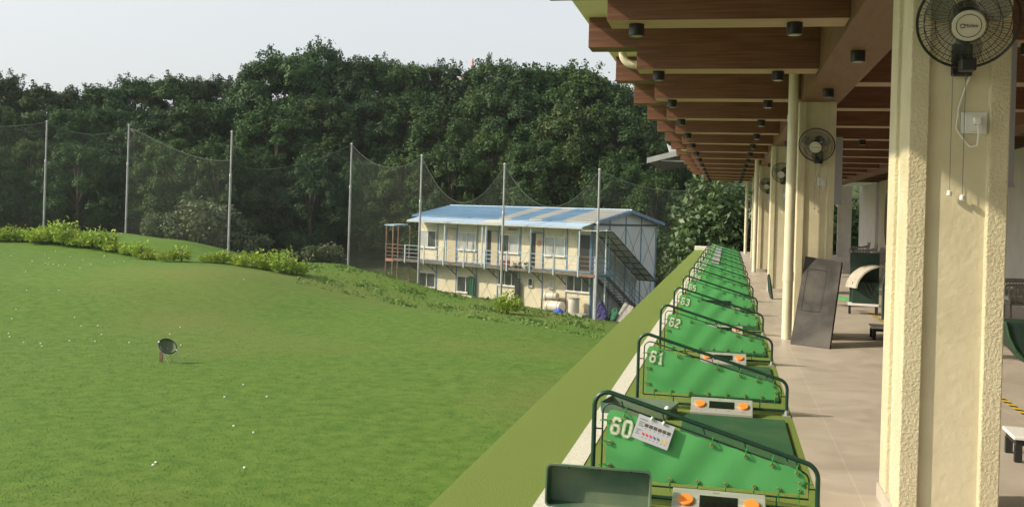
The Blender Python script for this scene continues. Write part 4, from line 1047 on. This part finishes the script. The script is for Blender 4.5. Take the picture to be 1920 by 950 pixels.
MB().lathe((0, 0, 0), [(.30, 0), (.34, .1), (.34, .8), (.32, .88)], 20).build('drum', 'tank_white', t, smooth=True); MB().lathe((0, 0, .881), [(.36, 0), (.36, .05), (.30, .06)], 20).build('lid', 'plank_grey', t)
tag(MB().box(-.75, .65, -.3, .35, 0, .38).build('concrete_block', 'concrete', bevel=.02), 'low pale concrete block under the white barrel', 'block'); bpy.data.objects['concrete_block'].location = hw(.18 * MW + .1, .85, 0.02); bpy.data.objects['concrete_block'].rotation_euler = (0, 0, hang)
o = MB().box(-.35, .35, -.03, .03, 0, 1.25).build('loose_board', 'plank_grey'); o.location = hw(-2.2, .1, .02); o.rotation_euler = (R(25), R(-18), hang); tag(o, 'grey loose board propped beside the stair foot', 'board')

# distant shed roof beyond the tee end, pagoda tip
p = at(1264, 300, 62)
t = thing('shed_awning', 'pale tilted shed roof jutting out beyond the beam ends', 'awning', p)
L_, R_, FR, FL = at(1213, 303, 62), at(1312, 279, 62), at(1325, 311, 66), at(1241, 319, 66); up = np.array((0, 0, .06))
MB().hexa([L_, R_, FR, FL, L_ + up, R_ + up, FR + up, FL + up]).build('roof_sheet', 'deck_grey', t, off=p)
f1 = -FW * .05; dn = np.array((0, 0, -.10)); u2 = np.array((0, 0, .24))
MB().hexa([L_ + dn + f1, R_ + dn + f1, R_ + dn, L_ + dn, L_ + u2 + f1, R_ + u2 + f1, R_ + u2, L_ + u2]).build('fascia', 'wall_white', t, off=p)
a_, b_, c_, d_ = at(1251, 270, 62.3), at(1268, 281, 62.3), at(1264, 290, 62.3), at(1257, 291, 62.3); bk_ = FW * .12
MB().hexa([d_, c_, c_ + bk_, d_ + bk_, a_, b_, b_ + bk_, a_ + bk_]).build('bracket_plate', 'sash_white', t, off=p)
MB().tube([at(1240, 301, 62.6), at(1300, 303, 62.6)], .05, 6).build('tie_bar', 'sash_white', t, off=p)
q_ = at(1318, 295, 64); MB().tube([(q_[0], q_[1], q_[2]), (q_[0], q_[1], -5)], .07, 8).build('support_post', 'sash_white', t, off=p)
p = at(886, 128, 150)
t = thing('pagoda', 'tiny orange tiled pagoda tip above the treetops', 'pagoda', p)
MB().lathe((0, 0, -2.2), [(2.6, 0), (1.3, .9), (.5, 1.7), (.2, 2.1), (.12, 2.2)], 8).build('tiled_roof', 'orange_tile', t)
MB().lathe((0, 0, 0), [(.16, 0), (.30, .35), (.14, .6), (.2, .85), (.05, 1.5)], 10).build('finial', 'orange_tile', t, smooth=True)
MB().lathe((0, 0, -14), [(1.6, 0), (1.6, 12)], 8).build('tower', 'wall_tan', t)

# ------------------------------------------------------------------ things on the lawn
p = on_ground(312, 680); l, d = to_ld(p[0], p[1])
t = thing('chipping_net', 'round tilted green chipping net on legs standing on the lawn', 'chipping net', (p[0], p[1], gz(l, d)), PSI)
tilt = R(38); c = np.array((0.02, 0, .52)); uu = np.array((1, 0, -.42)); uu /= np.linalg.norm(uu); vv = np.array((.08, .80, .62)); vv /= np.linalg.norm(vv)
rim = [c + uu * .29 * math.cos(a) + vv * .27 * math.sin(a) for a in np.linspace(0, 2 * math.pi, 33)[:-1]]
MB().tube(rim, .022, 7, closed=True).build('rim', 'rubber_black', t, smooth=True)
nn_ = np.cross(uu, vv); mb = MB(); vs_ = [c - nn_ * 0.0]; 
back = -nn_ if nn_[1] < 0 else nn_
vs_ = [c + back * .16]; rings = [.35, .7, .97]
for q in rings: vs_ += [c + (uu * .29 * math.cos(a) + vv * .27 * math.sin(a)) * q + back * .16 * (1 - q * q) for a in np.linspace(0, 2 * math.pi, 25)[:-1]]
fs_ = [(0, 1 + j, 1 + (j + 1) % 24) for j in range(24)] + [(1 + k * 24 + j, 1 + (k + 1) * 24 + j, 1 + (k + 1) * 24 + (j + 1) % 24, 1 + k * 24 + (j + 1) % 24) for k in range(2) for j in range(24)]
mb.add(vs_, fs_); mb.build('net_bag', 'bag_green', t, smooth=True)
for a_, b_ in ((c - uu * .22 - vv * .12, (.10, -.12, 0.0)), (c + uu * .30 - vv * .02, (.42, -.02, 0.0)), (c + back * .1, (.1, .3, 0))): MB().tube([a_, b_], .014, 6).build('leg', 'galv', t)
MB().box(-.22, -.12, -.03, .03, .02, .34).build('red_stake', 'rust', t)
MB().ball(tuple(c - uu * .30), .035, 8, 6).ball(tuple(c + uu * .30), .03, 8, 6).build('hinge', 'white_plastic', t)

balls = [(18, 632), (30, 580), (140, 596), (152, 612), (183, 612), (178, 641), (16, 626), (44, 643), (76, 645), (78, 650), (338, 615), (318, 627), (242, 643), (339, 648), (287, 874), (458, 880), (421, 746), (438, 800), (456, 723), (475, 812), (22, 598),
         (60, 490), (85, 494), (90, 496), (100, 496), (110, 498), (122, 497), (132, 482), (155, 488), (170, 496), (195, 482), (215, 492), (233, 491), (48, 510), (150, 503), (84, 477), (92, 484), (104, 472), (21, 480), (196, 480), (457, 525), (500, 745), (292, 870), (130, 640), (190, 628), (110, 545), (50, 545)]
bm0 = None
for i, (u, v) in enumerate(balls):
    q = on_ground(u, v); l, d = to_ld(q[0], q[1])
    if bm0 is None:
        bm0 = MB().ball((0, 0, 0), .026, 10, 8).build('golf_ball', 'ball_white', smooth=True); o = bm0
    else: o = bm0.copy(); COL.objects.link(o)
    o.location = (q[0], q[1], gz(l, d) + .02); tag(o, 'white golf ball lying among others scattered on the lawn', 'golf ball', 'golf balls scattered on the lawn')

# ------------------------------------------------------------------ vegetation
def leaf_mesh(name, C, N, S, matn, aspect=1.6, parent=None, rg=rng):
    """one mesh of rhombic leaf clumps: centres C, facing N, size S"""
    n = len(C); N = N / (np.linalg.norm(N, axis=1, keepdims=True) + 1e-9)
    a = np.cross(N, rg.normal(size=(n, 3))); a /= np.linalg.norm(a, axis=1, keepdims=True) + 1e-9; b = np.cross(N, a)
    S = S[:, None]; V = np.empty((n, 4, 3)); bend = N * S * .22
    V[:, 0] = C - a * S * aspect * .5; V[:, 1] = C + b * S * .5 + bend; V[:, 2] = C + a * S * aspect * .5; V[:, 3] = C - b * S * .5 + bend
    me = bpy.data.meshes.new(name); me.vertices.add(n * 4); me.loops.add(n * 4); me.polygons.add(n)
    me.vertices.foreach_set('co', V.ravel()); me.loops.foreach_set('vertex_index', np.arange(n * 4, dtype=np.int32))
    me.polygons.foreach_set('loop_start', np.arange(0, n * 4, 4, dtype=np.int32)); me.polygons.foreach_set('loop_total', np.full(n, 4, np.int32))
    me.materials.append(M[matn]); me.update(calc_edges=True); me.validate()
    o = bpy.data.objects.new(name, me); COL.objects.link(o); o.parent = parent
    return o
def unit(n, rg): 
    v = rg.normal(size=(n, 3)); return v / np.linalg.norm(v, axis=1, keepdims=True)
def tree_proto(seed, Hh, rad, nlobe, nleaf, leaf, matn, name='broadleaf_tree', low=.12, lr=(.9, 1.7)):
    rg = np.random.default_rng(seed); t = thing(name, '', 'tree')
    C, N, S, cents = [], [], [], []
    for i in range(nlobe):
        z = rg.uniform(low, 1); prof = rad * (math.sin(math.pi * min(1, (z * .86 + .10))) ** .65)
        th = rg.uniform(0, 2 * math.pi); r_ = prof * rg.uniform(.55, 1.05); c = np.array((r_ * math.cos(th), r_ * math.sin(th), Hh * z * .94)); cents.append(c)
        R_ = rg.uniform(*lr) * (1.1 - .35 * z); v = unit(nleaf, rg); v[:, 2] = np.where(v[:, 2] < -.3, -v[:, 2], v[:, 2])
        rr_ = R_ * rg.uniform(.45, 1.08, (nleaf, 1)) ; sq = np.array((1.0, 1.0, 1.0))
        wob = 1 + .35 * np.sin(v[:, :1] * 5 + i) * np.sin(v[:, 1:2] * 4 + 2 * i)
        C.append(c + v * rr_ * sq * wob); N.append(v * 1.0 + rg.normal(size=(nleaf, 3)) * .42 + np.array((0, 0, .3))); S.append(rg.uniform(.55, 1.25, nleaf) * leaf)
    for i in range(nlobe // 2):            # shoots standing out of the crown
        c = cents[rg.integers(len(cents))]; o_ = c * np.array((1, 1, .0)); o_ = o_ / (np.linalg.norm(o_) + .3); dr = o_ * .5 + np.array((0, 0, 1)) + rg.normal(size=3) * .35; dr /= np.linalg.norm(dr); m_ = 85
        f = rg.uniform(.3, 1.6, (m_, 1)); C.append(c + dr * f + rg.normal(size=(m_, 3)) * .24 * (1.95 - f)); N.append(rg.normal(size=(m_, 3)) + np.array((0, 0, .5))); S.append(rg.uniform(.5, 1.1, m_) * leaf)
    leaf_mesh('crown', np.concatenate(C), np.concatenate(N), np.concatenate(S), matn, 1.7, t, rg)
    mb = MB(); mb.tube([(0, 0, -.6), (.1, .05, Hh * .25), (.0, .1, Hh * .55), (.1, 0, Hh * .85)], .30, 8, r1=.06)
    for c in cents[::max(1, nlobe // 14)]: mb.tube([(.05, .05, max(.8, c[2] * .55)), tuple(c * np.array((.5, .5, 1)) * .95), tuple(c)], .10, 5, r1=.03)
    mb.build('trunk', 'bark', t, smooth=True)
    return t
protos = [tree_proto(11, 13, 4.6, 110, 470, .155, 'leaf_dark', lr=(.7, 1.35)), tree_proto(12, 13, 5.0, 115, 470, .155, 'leaf_mid', lr=(.7, 1.35)), tree_proto(13, 12, 4.2, 100, 470, .155, 'leaf_warm', lr=(.7, 1.3)), tree_proto(14, 14, 4.4, 100, 470, .155, 'leaf_dark', lr=(.6, 1.25)), tree_proto(15, 13, 5.2, 115, 470, .155, 'leaf_mid', low=.05, lr=(.7, 1.35))]
PH = [13, 13, 12, 14, 13]
usedp = set()
def put_tree(k, u, v_top, d, wid, lab, grp):
    p = at(u, v_top, d); l, dd = to_ld(p[0], p[1]); zb = gz(l, dd) - .2; hgt = p[2] - zb
    if k in usedp: o = copy_tree(protos[k])
    else: o = protos[k]; usedp.add(k)
    s = hgt / (PH[k] * 1.02)
    o.location = (p[0], p[1], zb); o.rotation_euler = (0, 0, random.uniform(0, 6.28)); o.scale = (wid * max(.8, s ** .4), wid * max(.8, s ** .4), s)
    tag(o, lab, 'tree', grp)
sky_row = [(-60, 150), (12, 138), (85, 160), (150, 168), (205, 160), (255, 143), (330, 142), (385, 146), (440, 146), (495, 113), (550, 98), (607, 80), (660, 108), (705, 108), (752, 114), (805, 120), (865, 122), (925, 112), (980, 122), (1035, 120), (1090, 124), (1140, 146), (1180, 175), (1225, 215)]
for i, (u, v) in enumerate(sky_row):
    put_tree([0, 3, 1, 3, 0, 3, 1, 0, 3, 0, 1, 3, 0, 3, 1, 0, 3, 1, 0, 1, 2, 1, 2, 4][i], u, v, 104 + (i * 37 % 9) - 4 - max(0, (u - 800) / 40), .95 if i % 2 else 1.15, f'dark evergreen tree topping the wooded skyline, {ORD[i]} from the left', 'trees along the skyline')
mid_row = [(-40, 205), (50, 200), (130, 205), (210, 208), (290, 198), (365, 190), (440, 195), (520, 185), (600, 175), (680, 190), (765, 180), (845, 185), (920, 172), (1000, 180), (1080, 185), (1150, 200), (1215, 250), (1270, 300)]
for i, (u, v) in enumerate(mid_row):
    put_tree([0, 1, 4, 0, 3, 1, 0, 4, 1, 0, 1, 4, 2, 1, 2, 4, 1, 4][i], u, v + (i * 29 % 17) - 8, 94 + (i * 23 % 7) - max(0, (u - 800) / 45), 1.05, f'bushy tree in the middle rank of the wood, {ORD[i]} from the left', 'middle rank of trees in the wood')
low_row = [(-30, 270), (60, 262), (150, 268), (235, 290), (320, 258), (410, 262), (500, 285), (585, 292), (680, 300), (760, 290), (850, 268), (925, 245), (1000, 262), (1085, 255), (1160, 290), (1225, 330)]
for i, (u, v) in enumerate(low_row):
    put_tree([4, 2, 1, 0, 2, 4, 0, 3, 0, 2, 4, 2, 1, 2, 4, 2][i], u, v, 86.5 + (i * 13 % 5) - max(0, (u - 860) / 60), .85, f'lower tree standing close behind the net, {ORD[i]} from the left', 'front rank of trees behind the net')

def bush_proto(seed, h, rad, n, leaf, matn, name, asp=1.8, up=.4):
    rg = np.random.default_rng(seed); t = thing(name, '', 'shrub'); C, N, S = [], [], []
    for i in range(14):
        th = rg.uniform(0, 6.28); r_ = rad * math.sqrt(rg.uniform(0, 1)) * .75; c = np.array((r_ * math.cos(th), r_ * math.sin(th), h * rg.uniform(.25, .72)))
        m_ = n // 14; v = unit(m_, rg); R_ = rg.uniform(.3, .5) * rad
        C.append(c + v * R_ * rg.uniform(.3, 1.1, (m_, 1)) * np.array((1, 1, h / rad * .62))); N.append(v * .5 + rg.normal(size=(m_, 3)) * .6 + np.array((0, 0, up))); S.append(rg.uniform(.6, 1.3, m_) * leaf)
    C = np.concatenate(C); C[:, 2] = np.abs(C[:, 2])
    leaf_mesh('foliage', C, np.concatenate(N), np.concatenate(S), matn, asp, t, rg)
    mb = MB()
    for i in range(7):
        th = rg.uniform(0, 6.28); mb.tube([(0, 0, -.15), (.25 * rad * math.cos(th), .25 * rad * math.sin(th), h * .4), (.6 * rad * math.cos(th), .6 * rad * math.sin(th), h * .8)], .03 * max(1, h * .5), 5, r1=.01)
    mb.build('stems', 'bark', t); return t
def spike_proto(seed, h, rad, n):
    rg = np.random.default_rng(seed); t = thing('lime_shrub', '', 'shrub'); vs_ = []; fs_ = []; mb = MB()
    for i in range(n):
        th = rg.uniform(0, 6.28); r_ = rad * math.sqrt(rg.uniform(0, 1)); b = np.array((r_ * math.cos(th), r_ * math.sin(th), 0)); hh = h * (1 - .45 * (r_ / rad) ** 2) * rg.uniform(.55, 1.1)
        lean = np.array((math.cos(th), math.sin(th), 0)) * rg.uniform(.05, .3) * h + rg.normal(size=3) * .06
        for q in range(9):
            f = rg.uniform(.25, 1); c = b + lean * f + np.array((0, 0, hh * f)); ph = rg.uniform(0, 6.28); L_ = rg.uniform(.10, .22); dr = np.array((math.cos(ph), math.sin(ph), rg.uniform(.2, 1.1))); dr /= np.linalg.norm(dr)
            sd = np.cross(dr, rg.normal(size=3)); sd /= np.linalg.norm(sd) + 1e-9
            mb.add([c, c + dr * L_ * .5 + sd * L_ * .24, c + dr * L_, c + dr * L_ * .5 - sd * L_ * .24], [(0, 1, 2, 3)])
    mb.build('foliage', 'leaf_lime', t); mb = MB()
    for i in range(8): th = rg.uniform(0, 6.28); mb.tube([(0, 0, -.1), (rad * .5 * math.cos(th), rad * .5 * math.sin(th), h * .7)], .015, 4)
    mb.build('stems', 'bark', t); return t
sp = [spike_proto(21, 1.0, .55, 105), spike_proto(22, .75, .70, 110), spike_proto(23, 1.2, .45, 90)]; su = set()
hedge = [(-8, 452, 1.0), (18, 452, .8), (42, 453, .9), (72, 455, 1.15), (98, 456, 1.5), (122, 460, 1.35), (150, 462, .8), (172, 465, 1.35), (196, 468, 1.0), (216, 472, 1.0), (240, 478, .7), (262, 484, .75), (280, 486, .9), (312, 490, .7), (340, 490, .9), (395, 492, .75), (420, 494, .7), (448, 498, .8), (476, 502, 1.25), (500, 506, .7), (532, 513, 1.25), (552, 514, .8)]
for i, (u, v, s) in enumerate(hedge):
    s *= [1.1, 1.35, .95, 1.2, 1.0][i % 5]
    k = [1, 0, 2][i % 3]; q = on_ground(u, v, 40, 90); l, d = to_ld(q[0], q[1])
    if k in su: o = copy_tree(sp[k])
    else: o = sp[k]; su.add(k)
    o.location = (q[0], q[1], gz(l, d) - .03); o.scale = (s, s, s); o.rotation_euler = (0, 0, i * 1.3); tag(o, f'bright yellow-green shrub along the lawn edge, {ORD[i]} from the left', 'shrub', 'yellow-green shrubs along the lawn edge')
q = on_ground(952, 588, 40, 70); l, d = to_ld(q[0], q[1]); o = copy_tree(sp[0]); o.location = (q[0], q[1], gz(l, d)); o.scale = (1.0, 1.0, 1.25); tag(o, 'lone bright green shrub beside the sixth pole before the house', 'shrub')
bp = [bush_proto(31, 3.2, 2.2, 3400, .16, 'leaf_pale', 'pale_bush'), bush_proto(32, 2.4, 1.9, 3000, .15, 'leaf_pale', 'pale_bush')]; bu = set()
for i, (u, v, d, s, lab) in enumerate(((395, 440, 77, 1.35, 'tall pale-leaved bush behind the third pole'), (345, 440, 77, .95, 'pale-leaved bush in the middle of the bank behind the net'), (300, 442, 77, .75, 'low pale-leaved bush at the left of the bank behind the net'), (470, 470, 77, .9, 'dusty pale bush right of the third pole'), (600, 480, 77, .8, 'dusty pale bush left of the fourth pole'), (540, 478, 78, .7, 'small dusty pale bush midway between third and fourth poles'))):
    k = i % 2; p = at(u, v, d); l, dd = to_ld(p[0], p[1]); o = copy_tree(bp[k]) if k in bu else bp[k]; bu.add(k); o.location = (p[0], p[1], gz(l, dd)); o.scale = (s, s, s); o.rotation_euler = (0, 0, i * 2.1); tag(o, lab, 'bush', 'pale bushes behind the net')
# broad-leaved thicket at the end of the tee line
bb = [bush_proto(41, 6.4, 2.6, 4200, .20, 'leaf_broad', 'broadleaf_bush', 1.9, .2), bush_proto(42, 5.2, 2.4, 4000, .19, 'leaf_broad', 'broadleaf_bush', 1.9, .2)]; bbu = set()
for i, (x, y, z, s, lab) in enumerate(((.8, 52.0, -2.3, 1.0, 'broad-leaved bush right at the end of the walkway'), (-.9, 53.2, -2.6, 1.0, 'broad-leaved bush behind the far end of the dividers'), (-1.0, 58.5, -3.8, .95, 'broad-leaved bush between the house gable and the parapet'), (3.2, 53.5, -2.0, 1.1, 'broad-leaved bush behind the far lounge end'), (-.2, 58.0, -2.8, 1.2, 'taller broad-leaved bush behind the end thicket'), (10.2, 44.0, -2.0, 1.0, 'leafy bush outside the lounge gaps, farther one'), (10.4, 33.0, -2.0, 1.0, 'leafy bush outside the lounge gaps, nearer one'), (5.5, 56.0, -2, 1.2, 'leafy bush beyond the far end wall'))):
    k = i % 2; o = copy_tree(bb[k]) if k in bbu else bb[k]; bbu.add(k); o.location = (x, y, z); o.scale = (s, s, s); o.rotation_euler = (0, 0, i * 1.7); tag(o, lab, 'bush', 'broad-leaved bushes at the end of the tee line')
# weeds on the bank before the house (uncountable)
rg = np.random.default_rng(5); C, N, S = [], [], []
path = [(560, 512), (640, 530), (720, 548), (800, 560), (880, 577), (960, 588), (1060, 600), (1140, 608)]
for i in range(8000):
    k = rg.uniform(0, len(path) - 1.001); a, b = path[int(k)], path[int(k) + 1]; f = k - int(k); u = a[0] + (b[0] - a[0]) * f; v = a[1] + (b[1] - a[1]) * f - rg.uniform(-2, 22) * (1 if u < 900 else .45)
    ll = (u - 960) / 1850; dd = rg.uniform(54, 69) - max(0, (u - 700)) * .024
    p_ = (ll * dd, dd); pch = math.sin(p_[0] * 1.3) * math.sin(p_[1] * .9 + p_[0])
    if pch < .1 and rg.uniform() < .7: continue
    w3 = ld(p_[0], p_[1], 0); h = rg.uniform(.0, .09) * (.5 + 1.3 * max(0, pch) ** 2)
    C.append((w3[0], w3[1], gz(*p_) + h)); N.append((rg.normal(), rg.normal(), .15)); S.append(rg.uniform(.025, .065) * (1 + max(0, pch)))
tag(leaf_mesh('weeds', np.array(C), np.array(N), np.array(S), 'weed', 3.4, None, rg), kind='stuff', label='rough weeds covering the bank before the house')

# short grass blades on the near half of the lawn (uncountable)
n = 170000; dd = 15 + 33 * rg.uniform(0, 1, n) ** 1.25; ll = dd * rg.uniform(-.56, .30, n)
xw = ll * RT[0] + dd * FW[0]; yw = ll * RT[1] + dd * FW[1]; ok = xw < -1.7; ll, dd, xw, yw = ll[ok], dd[ok], xw[ok], yw[ok]; n = len(ll)
zg = np.concatenate([ground(ll[i:i + 20000], dd[i:i + 20000]) for i in range(0, n, 20000)])
hb = rg.uniform(.006, .020, n); th = rg.uniform(0, 2 * math.pi, n); wb = rg.uniform(.004, .008, n) * (1 + dd / 40)
lx, ly = rg.normal(size=n) * .016, rg.normal(size=n) * .016
V = np.empty((n, 3, 3)); V[:, 0] = np.stack([xw - wb * np.cos(th), yw - wb * np.sin(th), zg - .004], -1); V[:, 1] = np.stack([xw + wb * np.cos(th), yw + wb * np.sin(th), zg - .004], -1); V[:, 2] = np.stack([xw + lx, yw + ly, zg + hb], -1)
me = bpy.data.meshes.new('grass'); me.vertices.add(n * 3); me.loops.add(n * 3); me.polygons.add(n)
me.vertices.foreach_set('co', V.ravel()); me.loops.foreach_set('vertex_index', np.arange(n * 3, dtype=np.int32))
me.polygons.foreach_set('loop_start', np.arange(0, n * 3, 3, dtype=np.int32)); me.polygons.foreach_set('loop_total', np.full(n, 3, np.int32))
me.materials.append(M['lawn']); me.update(calc_edges=True); o = bpy.data.objects.new('grass', me); COL.objects.link(o); tag(o, kind='stuff', label='short mown grass on the near lawn')

# tidy: drop unnamed leftovers
for o in list(bpy.data.objects):
    if o.name.startswith('tmp'): bpy.data.objects.remove(o)
